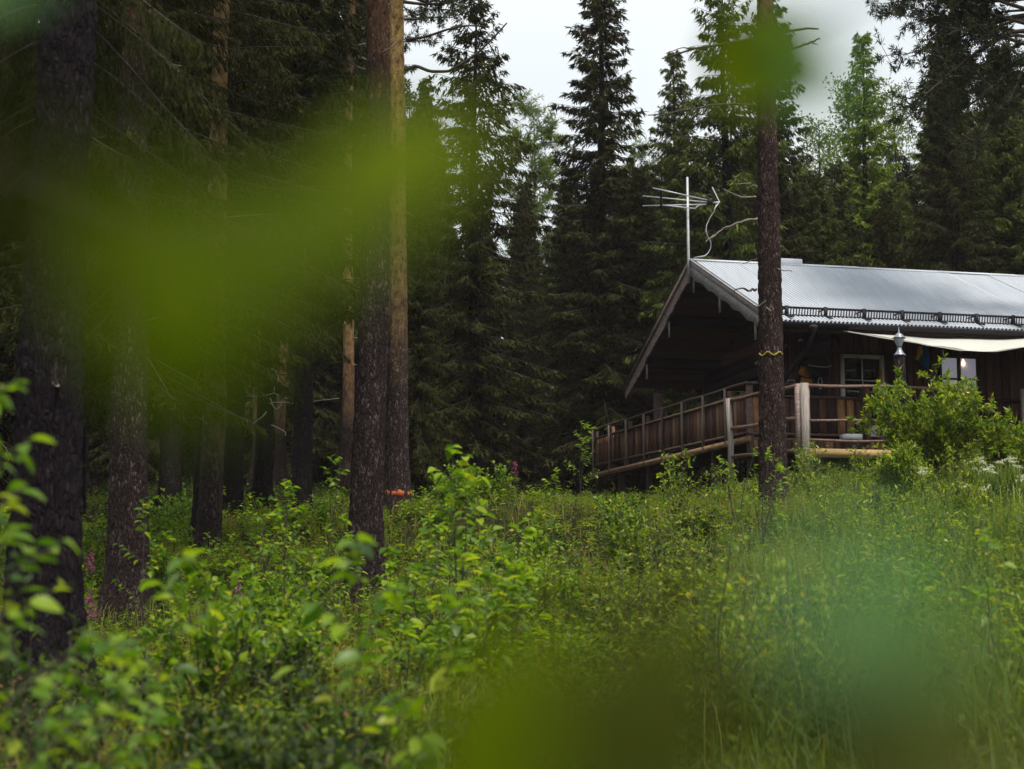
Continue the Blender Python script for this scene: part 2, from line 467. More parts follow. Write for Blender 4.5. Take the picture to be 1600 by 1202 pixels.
M['wall'] = wood_mat('dark_wall_board', [(0, (0.06, 0.03, 0.027)), (0.6, (0.105, 0.052, 0.043)), (1, (0.16, 0.082, 0.062))], (9, 9, 0.7), 0.8, 0.4, 0.6)
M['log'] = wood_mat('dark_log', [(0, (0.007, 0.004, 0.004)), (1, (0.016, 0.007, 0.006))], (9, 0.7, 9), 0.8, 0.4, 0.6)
M['rail'] = wood_mat('dark_rail_wood', [(0, (0.085, 0.056, 0.048)), (1, (0.15, 0.10, 0.085))], (5, 5, 5), 0.8, 0.4, 0.8)
M['log_red'] = wood_mat('red_stained_log', [(0, (0.07, 0.022, 0.019)), (1, (0.09, 0.03, 0.025))], (9, 0.7, 9), 0.8, 0.4, 0.6)
M['post_tan'] = wood_mat('weathered_tan_post', [(0, (0.19, 0.145, 0.125)), (1, (0.28, 0.225, 0.20))], (9, 9, 0.8), 0.85, 0.4, 0.7)
M['beam'] = wood_mat('deck_beam_wood', [(0, (0.20, 0.125, 0.075)), (1, (0.27, 0.175, 0.10))], (0.8, 0.8, 7), 0.8, 0.4, 0.8)
M['beam_yellow'] = wood_mat('fresh_beam_wood', [(0, (0.40, 0.27, 0.12)), (1, (0.46, 0.32, 0.15))], (0.8, 0.8, 7), 0.75, 0.3, 0.5)
M['white_paint'] = plain_mat('old_white_paint', (0.84, 0.81, 0.79), 0.5, 0, 0.4, 0.08)
M['white_plastic'] = plain_mat('white_plastic', (0.75, 0.77, 0.78), 0.4, 0, 0.5, 0.05)
M['teal_plastic'] = plain_mat('teal_plastic', (0.22, 0.36, 0.40), 0.5, 0, 0.5, 0.1)
M['dark_glass'] = plain_mat('dark_glass', (0.012, 0.012, 0.014), 0.06, 0, 0.7, 0.1)
M['glow_pane'] = plain_mat('glowing_pane', (0.62, 0.60, 0.70), 0.3, 0, 0.6, 0.06, 2)
_b = M['glow_pane'].node_tree.nodes['Principled BSDF']           # glow added to brighten the shaded panes, standing in for a sky reflection
_b.inputs['Emission Color'].default_value = (0.62, 0.60, 0.72, 1); _b.inputs['Emission Strength'].default_value = 0.2
M['zinc'] = plain_mat('dull_zinc', (0.30, 0.31, 0.35), 0.35, 0.7, 0.5, 0.15)
M['amber'] = plain_mat('amber_board', (0.55, 0.22, 0.03), 0.6, 0, 0.4, 0.35, 12)
M['yellow_band'] = plain_mat('yellow_band', (0.36, 0.26, 0.03), 0.6, 0, 0.4, 0.3, 30)
M['orange_paint'] = plain_mat('orange_spray_paint', (0.34, 0.075, 0.025), 0.8, 0, 0.3, 0.45, 30)
M['flag_blue'] = plain_mat('flag_blue', (0.02, 0.13, 0.36), 0.8, 0, 0.2, 0.05)
M['flag_yellow'] = plain_mat('flag_yellow', (0.75, 0.5, 0.02), 0.8, 0, 0.2, 0.05)
def cloth_mat():
    k = NT('sail_cloth')
    k.b.inputs['Base Color'].default_value = (0.84, 0.84, 0.80, 1)
    k.b.inputs['Roughness'].default_value = 0.9
    t = k.n('BsdfTranslucent'); t.inputs['Color'].default_value = (0.84, 0.84, 0.80, 1)
    mx = k.n('MixShader'); mx.inputs[0].default_value = 0.5
    k.l(k.b.outputs[0], mx.inputs[1]); k.l(t.outputs[0], mx.inputs[2]); k.l(mx.outputs[0], k.out.inputs['Surface'])
    k.bump(k.noise(k.coords((1.2, 5, 1)), 2.5, 4), 0.7, 0.06)
    return k.m
M['sail'] = cloth_mat()
def glow_mat(col, st):
    k = NT('lit_bulb')
    k.b.inputs['Base Color'].default_value = (*col, 1)
    k.b.inputs['Emission Color'].default_value = (*col, 1)
    k.b.inputs['Emission Strength'].default_value = st
    return k.m
M['bulb'] = glow_mat((1.0, 0.62, 0.36), 4.0)
def clear_glass():
    k = NT('lantern_glass')
    t = k.n('BsdfTransparent'); t.inputs['Color'].default_value = (0.8, 0.83, 0.88, 1)
    k.b.inputs['Base Color'].default_value = (0.6, 0.62, 0.66, 1); k.b.inputs['Roughness'].default_value = 0.1
    mx = k.n('MixShader'); mx.inputs[0].default_value = 0.5
    k.l(t.outputs[0], mx.inputs[1]); k.l(k.b.outputs[0], mx.inputs[2]); k.l(mx.outputs[0], k.out.inputs['Surface'])
    return k.m
M['clear'] = clear_glass()

def local(x, y, z=0.0):
    c, s = math.cos(ROT), math.sin(ROT)
    return (OX + x * c - y * s, OY + x * s + y * c, z)

RNG = np.random.default_rng(5)
random.seed(5)

YE0, YE1, YR = -1.6, 8.72, 3.5
ZE, ZR = 5.50, 7.80
SL = (ZR - ZE) / (YR - YE0)
LEN = 15.0
def roof_z(y): return ZR - abs(y - YR) * SL * (1 if y < YR else (ZR - ZE) / (YE1 - YR) / SL)

cabin = empty('cabin', (OX, OY, 0), ROT, 'dark timber cabin with pale corrugated metal roof and grey scalloped gable boards', 'cabin')

def build_roof():
    per, n = 0.09, 12
    wsh = per * 12
    cnt = int(LEN / wsh)
    for side in (0, 1):
        ya, yb = (YE0, YR) if side == 0 else (YE1, YR)
        xs = np.linspace(0, wsh + per * 0.5, 12 * n + n // 2 + 1)
        zz = 0.026 * np.clip(1.6 * np.cos(xs / per * 2 * np.pi) + 0.55, -1, 1)
        rows = 2
        V = []
        for r in range(rows + 1):
            t = r / rows
            y = ya + (yb - ya) * t
            for x, z in zip(xs, zz): V.append((x, y - ya, ZE + (ZR - ZE) * t + z - ZE))
        nx = len(xs)
        f = []
        for r in range(rows):
            for i in range(nx - 1):
                q = (r * nx + i, r * nx + i + 1, (r + 1) * nx + i + 1, (r + 1) * nx + i)
                f.append(q if side == 0 else q[::-1])
        a = Acc(); a.add(V, f)
        me = a.mesh('roof_sheet', M['roof'], True)
        for i in range(cnt):
            link('roof_sheet', me, cabin, (i * wsh, ya, ZE + 0.03 + 0.004 * (i % 2)), (RNG.normal(0, 0.0012), 0, RNG.normal(0, 0.0006)))
    L = cnt * wsh
    # underlay boards below the sheets
    for side, ya in ((0, YE0), (1, YE1)):
        for i in range(12):
            t0, t1 = i / 12, (i + 0.97) / 12
            y0, y1 = ya + (YR - ya) * t0, ya + (YR - ya) * t1
            z0, z1 = ZE + (ZR - ZE) * t0, ZE + (ZR - ZE) * t1
            b = Acc()
            b.beam((0.02, (y0 + y1) / 2, (z0 + z1) / 2 - 0.035), (L - 0.02, (y0 + y1) / 2, (z0 + z1) / 2 - 0.035), math.hypot(y1 - y0, z1 - z0), 0.022, np.cross((1, 0, 0), (0, y1 - y0, z1 - z0)) * (1 if side == 0 else -1))
            b.obj('roof_board', M['wall'], cabin)
    # ridge cap with an overlap every two metres
    for i in range(7):
        rc = Acc()
        x0, x1 = i * 2.1 - 0.03, i * 2.1 + 2.13
        dz = 0.003 * (i % 2)
        pr = []
        for y in (-0.17, -0.085, 0, 0.085, 0.17):
            pr.append((YR + y, ZR + 0.066 + dz - abs(y) * SL * 0.95))
        pr += [(y, z - 0.006) for y, z in pr[::-1]]
        rc.prism(pr, 'x', x0, min(x1, L))
        rc.obj('ridge_cap', M['roof'], cabin)
    # snow guard: rails with a lattice between, brackets on the sheets
    sg = Acc()
    yg = YE0 + 0.34; zg = roof_z(yg) + 0.05
    for dz, h in ((0.0, 0.03), (0.15, 0.045)):
        sg.box(0.1, L - 0.1, yg - 0.008, yg + 0.008, zg + dz, zg + dz + h)
    sg.obj('snow_guard', M['black_metal'], cabin)
    lat = Acc()
    for x in np.arange(0.12, L - 0.1, 0.062):
        lat.beam((x, yg, zg + 0.03), (x + 0.014, yg, zg + 0.15), 0.024, 0.008, (0, 1, 0))
    tag(lat.obj('snow_guard_lattice', M['black_metal'], cabin), kind='stuff')
    br = Acc()
    br.box(-0.035, 0.035, -0.02, 0.02, 0, 0.215)
    br.beam((0, 0.0, 0.17), (0, 0.36, 0.175), 0.05, 0.02)
    br.beam((0, -0.3, -0.07), (0, 0.02, 0.03), 0.05, 0.03)
    me = br.mesh('snow_guard_bracket', M['black_metal'])
    for x in np.arange(0.35, L, 0.86): link('snow_guard_bracket', me, cabin, (x, yg, zg - 0.005))
    # gutter and fascia
    gt = Acc()
    prof = [(YE0 - 0.09 + 0.075 * math.cos(t), ZE - 0.012 + 0.10 * math.sin(t)) for t in np.linspace(math.pi, 2 * math.pi, 9)]
    prof += [(y * 1.0, z + 0.008) for y, z in [(YE0 - 0.09 + 0.067 * math.cos(t), ZE - 0.012 + 0.09 * math.sin(t)) for t in np.linspace(2 * math.pi, math.pi, 9)]]
    gt.prism(prof, 'x', 0.02, L)
    gt.obj('gutter', M['black_metal'], cabin)
    fa = Acc(); fa.box(0.04, L, YE0 + 0.0, YE0 + 0.03, ZE - 0.19, ZE - 0.02)
    fa.obj('fascia', M['plank_dark'], cabin)
    dp = Acc()
    dp.lathe([(0.0, -0.16), (0.055, -0.16), (0.06, -0.10), (0.11, -0.02), (0.11, 0.04), (0.0, 0.04)], 12, (0.72, YE0 - 0.09, ZE - 0.10))
    dp.tube([(0.72, YE0 - 0.09, ZE - 0.24), (0.72, YE0 + 0.1, ZE - 0.42), (0.72, YE0 + 1.2, ZE - 0.9), (0.72, 1.0, ZE - 1.3), (0.72, 1.04, 3.5)], 0.045, 10)
    dp.obj('downpipe', M['black_metal'], cabin)
    # barge boards
    for side in (0, 1):
        ya = YE0 - 0.03 if side == 0 else YE1 + 0.03
        ap = (YR, ZR + 0.0)
        sgn = 1 if side == 0 else -1
        n = 60
        up, lo = [], []
        for i in range(n + 1):
            t = i / n
            y = ya + (YR - ya) * t
            z = ZE + (ZR + 0.02 - ZE) * t
            wob = abs(math.sin(t * math.pi * 6.5)) * 0.06 if side == 0 else (0.025 * math.sin(t * 17) if i % 20 > 3 else 0.05)
            up.append((y, z + 0.015)); lo.append((y, z - 0.40 - (0.0 if side else 0.02) + wob))
        poly = up + lo[::-1]
        b = Acc()
        # strips between the upper and lower outline, front and back, with edges
        V = [(x, y, z) for x in (-0.052, -0.012) for (y, z) in up + lo]
        m = n + 1
        f = []
        for i in range(n):
            q = (i, i + 1, m + i + 1, m + i)
            f.append(q if side == 0 else q[::-1])
            q2 = tuple(2 * m + k for k in (i, m + i, m + i + 1, i + 1))
            f.append(q2 if side == 0 else q2[::-1])
            f.append((i + 1, i, 2 * m + i, 2 * m + i + 1))
            f.append((m + i, m + i + 1, 3 * m + i + 1, 3 * m + i))
        f += [(0, m, 3 * m, 2 * m), (n, 2 * m + n, 3 * m + n, m + n)]
        b.add(V, f)
        o = b.obj('barge_board', M['barge'] if side == 0 else M['barge_brown'], cabin)
        o['label'] = 'scalloped pale grey gable board' if side == 0 else 'brown weathered gable board with split edge'
        c = Acc()
        c.beam((-0.07, ya, ZE - 0.015), (-0.07, YR, ZR - 0.008), 0.03, 0.15, (-1, 0, 0) if 0 else (0, 0, 1))
        c.obj('cover_board', M['barge'] if side == 0 else M['barge_brown'], cabin)
        e = Acc()
        e.beam((-0.05, ya, ZE + 0.042), (-0.05, YR, ZR + 0.05), 0.12, 0.014)
        e.obj('edge_flashing', M['black_metal'], cabin)
    # purlins with pale end boards
    for y in (-0.35, 1.75, 3.45, 5.3, 7.1):
        z = roof_z(y) - 0.42
        p = Acc(); p.box(0.03, 2.6, y - 0.09, y + 0.09, z - 0.05, z + 0.22)
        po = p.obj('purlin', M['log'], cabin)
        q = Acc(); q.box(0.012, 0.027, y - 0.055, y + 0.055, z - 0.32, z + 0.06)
        q.obj('end_board', M['grey_wood'], po)
build_roof()

def build_walls():
    # gable logs above the open porch
    h = 0.29
    z = 5.16
    k = 0
    while z < 7.5:
        ya = YE0 + 1.0 + max(0, (z + h - ZE + 0.1)) / SL * 1.0
        yb = YE1 - 1.0 - max(0, (z + h - ZE + 0.1)) / SL * 1.0
        if z < ZE: ya, yb = -0.3, 7.65
        if yb - ya > 0.4:
            a = Acc()
            prof = [(0.0, 0), (-0.03, 0.02), (-0.036, h / 2), (-0.03, h - 0.03), (0.0, h - 0.012), (0.16, h - 0.012), (0.16, 0)]
            V = [(1.78 + x, y, z + q) for y in (ya, yb) for x, q in prof]
            n = len(prof)
            a.add(V, [(i, (i + 1) % n, n + (i + 1) % n, n + i) for i in range(n)])
            a.Fa.append(np.array([list(range(n))])); a.Fa.append(np.array([list(range(n, 2 * n))[::-1]]))
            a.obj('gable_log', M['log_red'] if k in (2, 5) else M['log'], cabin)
        z += h; k += 1
    # porch posts
    for x, y in ((0.45, 7.5), (0.45, 0.25)):
        p = Acc(); p.box(x - 0.1, x + 0.1, y - 0.1, y + 0.1, 3.42, 5.16)
        p.obj('porch_post', M['rail'], cabin)
    # brace by the front post
    p = Acc(); p.beam((0.5, 0.9, 5.0), (1.25, 0.9, 5.45), 0.05, 0.07); p.obj('brace', M['barge_brown'], cabin)
    # front wall boards with battens, leaving the door and window openings
    DX0, DX1, DZ1 = 2.63, 3.68, 5.34
    WX0, WX1, WZ0, WZ1 = 5.02, 6.04, 4.40, 5.41
    def zones(x0, x1):
        z0, z1 = 3.4, roof_z(1.2) - 0.08
        if x1 > DX0 and x0 < DX1: return [(DZ1, z1)]
        if x1 > WX0 and x0 < WX1: return [(z0, WZ0), (WZ1, z1)]
        return [(z0, z1)]
    edges = [0.85]
    while edges[-1] < 14.5:
        nx = edges[-1] + 0.19 + RNG.uniform(-0.02, 0.03)
        for e in (DX0, DX1, WX0, WX1):
            if edges[-1] < e - 0.05 < nx or edges[-1] < e < nx + 0.05: nx = e
        edges.append(nx)
    for x0, x1 in zip(edges[:-1], edges[1:]):
        for z0, z1 in zones(x0 + 0.01, x1 - 0.01):
            d = RNG.uniform(0, 0.008)
            a = Acc(); a.box(x0 + 0.004, x1 - 0.004, 1.2 - d, 1.24, z0, z1)
            a.obj('wall_board', M['wall'], cabin)
            b = Acc(); b.box(x0 - 0.025, x0 + 0.025, 1.165 - d, 1.19, z0, z1)
            if x0 > 0.9: b.obj('batten', M['wall'], cabin)
    # side wall of the house under the porch roof, log built, and the wall behind everything
    z = 3.4
    while z < 5.15:
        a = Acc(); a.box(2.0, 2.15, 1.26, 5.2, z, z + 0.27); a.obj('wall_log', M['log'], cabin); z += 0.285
    # door: frame, two by three panes, handle
    d = Acc()
    w = 0.085
    d.box(DX0, DX0 + w, 1.15, 1.22, 3.42, DZ1); d.box(DX1 - w, DX1, 1.15, 1.22, 3.42, DZ1); d.box(DX0 + w, DX1 - w, 1.15, 1.22, DZ1 - w, DZ1)
    door = d.obj('door', M['white_paint'], cabin)
    lf = Acc(); lf.box(DX0 + w, DX1 - w, 1.185, 1.215, 3.42, 3.75); lf.obj('door_panel', M['white_paint'], door)
    gx0, gx1, gz0, gz1 = DX0 + w, DX1 - w, 3.755, DZ1 - w
    for i in range(2):
        for j in range(3):
            x0 = gx0 + (gx1 - gx0) / 2 * i; z0 = gz0 + (gz1 - gz0) / 3 * j
            p = Acc(); p.box(x0 + 0.01, x0 + (gx1 - gx0) / 2 - 0.01, 1.198, 1.204, z0 + 0.01, z0 + (gz1 - gz0) / 3 - 0.01)
            link('pane', p.mesh('pane', M['dark_glass']), door, rot=(RNG.normal(0, 0.004), 0, 0))
    mt = Acc()
    mx = (gx0 + gx1) / 2
    mt.box(mx - 0.017, mx + 0.017, 1.172, 1.197, gz0, gz1)
    mt.obj('muntin', M['white_plastic'], door)
    for j in (1, 2):
        m2 = Acc(); zz = gz0 + (gz1 - gz0) / 3 * j
        m2.box(gx0, mx - 0.019, 1.174, 1.197, zz - 0.016, zz + 0.016); m2.box(mx + 0.019, gx1, 1.174, 1.197, zz - 0.016, zz + 0.016)
        m2.obj('muntin', M['white_plastic'], door)
    hd = Acc(); hd.tube([(DX1 - 0.045, 1.15, 4.42), (DX1 - 0.045, 1.09, 4.42), (DX1 - 0.16, 1.08, 4.42)], 0.012, 8); hd.obj('handle', M['grey_metal'], door)
    # window with dark frame, pale glowing panes in place of a sky reflection
    wd = Acc()
    t = 0.07
    wd.box(WX0, WX0 + t, 1.14, 1.24, WZ0, WZ1); wd.box(WX1 - t, WX1, 1.14, 1.24, WZ0, WZ1)
    wd.box(WX0 + t, WX1 - t, 1.14, 1.24, WZ1 - t, WZ1); wd.box(WX0 + t, WX1 - t, 1.14, 1.24, WZ0, WZ0 + t)
    win = wd.obj('window', M['plank_dark'], cabin)
    cx, cz = (WX0 + WX1) / 2, WZ1 - 0.55
    s = Acc(); s.box(cx - 0.036, cx + 0.036, 1.15, 1.2, WZ0 + t, WZ1 - t); s.obj('muntin', M['plank_dark'], win)
    s = Acc(); s.box(WX0 + t, cx - 0.038, 1.152, 1.2, cz - 0.02, cz + 0.02); s.box(cx + 0.038, WX1 - t, 1.152, 1.2, cz - 0.02, cz + 0.02); s.obj('muntin', M['plank_dark'], win)
    for x0, x1 in ((WX0 + t, cx - 0.03), (cx + 0.03, WX1 - t)):
        for z0, z1 in ((WZ0 + t, cz - 0.02), (cz + 0.02, WZ1 - t)):
            p = Acc(); p.box(x0, x1, 1.205, 1.225, z0, z1); p.obj('pane', M['glow_pane'], win)
    for x, z in ((cx + 0.11, WZ1 - 0.17), (cx + 0.22, WZ1 - 0.87)):
        b = Acc(); b.lathe([(0.0, 0), (0.025, 0.012), (0.04, 0.04), (0.032, 0.085), (0.014, 0.12), (0.012, 0.15), (0, 0.15)], 12, (x, 1.165, z - 0.07))
        b.obj('lit_bulb', M['bulb'], win, smooth=True)
    # amber door jamb board, ledge on the wall
    j = Acc(); j.box(DX1 + 0.0, DX1 + 0.07, 1.11, 1.148, 3.45, 5.0); 
    # second window just inside the right edge of the picture
    e = Acc(); e.box(8.0, 8.1, 1.13, 1.19, 4.3, 5.2); e.obj('window_casing', M['white_paint'], cabin)
    r = Acc(); r.box(6.3, 13, 1.08, 1.15, 4.35, 4.42); r.obj('wall_rail', M['plank_dark'], cabin)
    # flue box on the ridge
    c = Acc(); c.prism([(YR - 0.1, ZR - 0.05), (YR + 0.5, ZR - 0.3), (YR + 0.5, ZR + 0.19), (YR - 0.02, ZR + 0.18), (YR - 0.1, ZR + 0.15)], 'x', 1.95, 2.75)
    c.obj('flue_box', M['roof'], cabin)
build_walls()

# ------------------------------------------------------------------ veranda with planked railing
def lerp(a, b, t): return a + (b - a) * t
veranda = empty('veranda', local(0, 0, 0), ROT, 'brown timber veranda with planked railing running along the gable end', 'veranda')
def build_veranda():
    YC = 11.75
    for i in range(int(11.65 / 0.215)):
        y = 0.08 + i * 0.215
        t = y / YC
        z0, z1 = lerp(3.37, 3.60, t) + RNG.normal(0, 0.008), lerp(4.205, 4.36, t)
        a = Acc(); w = RNG.uniform(0.15, 0.18)
        a.box(-0.03, 0.0, y, y + w, z0, z1); a.obj('plank', M['plank'], veranda)
        b = Acc(); b.box(0.004, 0.025, y + 0.13, y + 0.245, z0 + 0.01, z1); b.obj('plank', M['plank_dark'], veranda)
    for i in range(12):
        x = 0.05 + i * 0.215
        a = Acc(); w = RNG.uniform(0.15, 0.175)
        a.box(x, x + w, -0.03, 0.0, 3.42 + RNG.normal(0, 0.006), 4.17); a.obj('plank', M['plank'], veranda)
        b = Acc(); b.box(x + 0.13, x + 0.24, 0.004, 0.025, 3.43, 4.17); b.obj('plank', M['plank_dark'], veranda)
    # rails, left leg
    for dz0, dz1, h, nm in ((4.21, 4.37, 0.055, 'panel_rail'), (3.40, 3.63, 0.055, 'panel_rail')):
        a = Acc(); a.beam((-0.055, -0.05, dz0), (-0.055, YC + 0.05, dz1), 0.05, h); a.obj(nm, M['rail'], veranda)
        a = Acc(); a.beam((-0.05, -0.055, dz0 - 0.02), (2.62, -0.055, dz0 - 0.02), 0.05, h); a.obj(nm, M['rail'], veranda)
    pts = [(-0.07, y, lerp(4.46, 4.645, y / YC) + 0.012 * math.sin(y * 2.1)) for y in np.linspace(-0.03, YC + 0.1, 14)]
    a = Acc(); a.tube(pts, 0.030, 8); a.obj('handrail', M['rail'], veranda, smooth=True)
    a = Acc(); a.tube([(x, -0.07, 4.45 + 0.01 * math.sin(x * 3)) for x in np.linspace(-0.1, 2.7, 6)], 0.030, 8); a.obj('handrail', M['rail'], veranda, smooth=True)
    for i, y in enumerate((11.72, 10.13, 8.57, 7.03, 5.55, 4.07, 2.62, 1.2)):
        t = y / YC
        a = Acc(); a.box(-0.125, -0.083, y - 0.032, y + 0.032, lerp(3.25, 3.30, t), lerp(4.46, 4.62, t)); a.obj('post', M['post_tan'] if i not in (4,) else M['rail'], veranda)
        a = Acc(); a.box(0.03, 0.1, y + 0.1, y + 0.2, 3.35, lerp(4.43, 4.6, t)); a.obj('post', M['plank'], veranda)
    for x in (0.0, 2.63):
        a = Acc(); a.box(x - 0.06, x + 0.06, -0.05, 0.07, 2.6, 4.42); a.obj('post', M['rail'], veranda)
    a = Acc(); a.box(2.58, 2.68, -0.14, -0.06, 3.2, 4.5); a.obj('post', M['plank'], veranda)
    # deck, beam, skirt
    n = 0
    for y in np.arange(0.05, 12, 0.15):
        a = Acc(); a.box(0.03, 14 if y < 1.1 else 2.0, y, y + 0.142, lerp(3.34, 3.40, y / 12), lerp(3.38, 3.44, y / 12)); a.obj('deck_board', M['plank_dark'], veranda)
    a = Acc(); a.beam((-0.07, -0.1, 3.25), (-0.07, YC + 0.15, 3.325), 0.10, 0.125); a.obj('beam', M['beam'], veranda)
    a = Acc(); a.beam((-0.04, 0.01, 3.28), (14, 0.01, 3.28), 0.06, 0.05); a.obj('beam', M['beam'], veranda)
    for i in range(58):
        x = -0.02 + i * 0.19
        a = Acc(); a.box(x, x + 0.165, -0.045, -0.022, 2.98 + RNG.normal(0, 0.01), 3.245); a.obj('skirt_board', M['plank'], veranda)
    # stilts under the deck
    for y in (2.4, 4.8, 7.2, 9.6, 11.8):
        a = Acc(); a.box(0.02, 0.16, y - 0.07, y + 0.07, 1.9, 3.26); a.obj('stilt', M['plank_dark'], veranda)
    # railing going on to the right behind the bush
    for i in range(30):
        x = 6.4 + i * 0.215
        a = Acc(); a.box(x, x + 0.165, -0.03, 0.0, 3.42, 4.1); a.obj('plank', M['plank'], veranda)
    for z in (3.46, 4.13, 4.42):
        a = Acc(); a.beam((6.3, -0.06, z), (13, -0.06, z), 0.05, 0.07); a.obj('panel_rail', M['rail'], veranda)
    for x in (6.35, 9.5, 12.6):
        a = Acc(); a.box(x - 0.05, x + 0.05, -0.13, -0.09, 2.7, 4.5); a.obj('post', M['grey_wood'], veranda)
build_veranda()

landing = empty('landing', local(0, -2.7, 0), ROT, 'lower entrance landing with round pole rails and thick grey corner post', 'landing')
def build_landing():
    # local origin at the corner post
    a = Acc(); a.box(-0.02, 0.115, -0.10, 0.06, 2.05, 4.10); a.obj('corner_post', M['grey_wood'], landing)
    a = Acc(); a.box(-0.10, -0.023, -0.02, 0.09, 2.6, 4.09); a.obj('post', M['barge_brown'], landing)
    a = Acc(); a.box(0.119, 0.17, -0.02, 0.08, 2.75, 4.03); a.obj('post', M['plank'], landing)
    B = (-0.60, 2.30)
    a = Acc(); a.tube([(B[0], B[1], 2.2), (B[0] + 0.0, B[1], 3.2), (B[0] - 0.035, B[1], 4.06)], [0.075, 0.065, 0.06], 8); a.obj('pole_post', M['grey_wood'], landing, smooth=True)
    def pole(p, q, r, m='pole'):
        p, q = np.array(p), np.array(q)
        pts = [p + (q - p) * t + np.array([0, 0, 0.012 * math.sin(9 * t + p[2] * 7)]) for t in np.linspace(0, 1, 9)]
        c = Acc(); c.tube(pts, np.linspace(r, r * 0.85, 9), 9); c.obj('pole_rail', M[m], landing, smooth=True)
    for z, zb in ((4.06, 4.02), (3.43, 3.42), (2.78, 2.84)):
        pole((-0.05, 0.0, z), (B[0], B[1], zb), 0.045)
    for z in (4.06, 3.38, 2.985):
        pole((0.14, -0.02, z), (3.3, -0.02, z + 0.03), 0.036 if z > 4 else 0.026)
    a = Acc(); a.box(0.14, 3.3, -0.06, 0.0, 2.655, 2.825); a.obj('beam', M['beam_yellow'], landing)
    for i in range(17):
        y = 0.02 + i * 0.15
        a = Acc(); a.box(0.05 - 0.25 * y, 3.3, y, y + 0.142, 2.79, 2.825); a.obj('deck_board', M['plank_dark'], landing)
    a = Acc(); a.box(3.2, 3.34, -0.1, 0.02, 2.1, 4.1); a.obj('post', M['grey_wood'], landing)
build_landing()

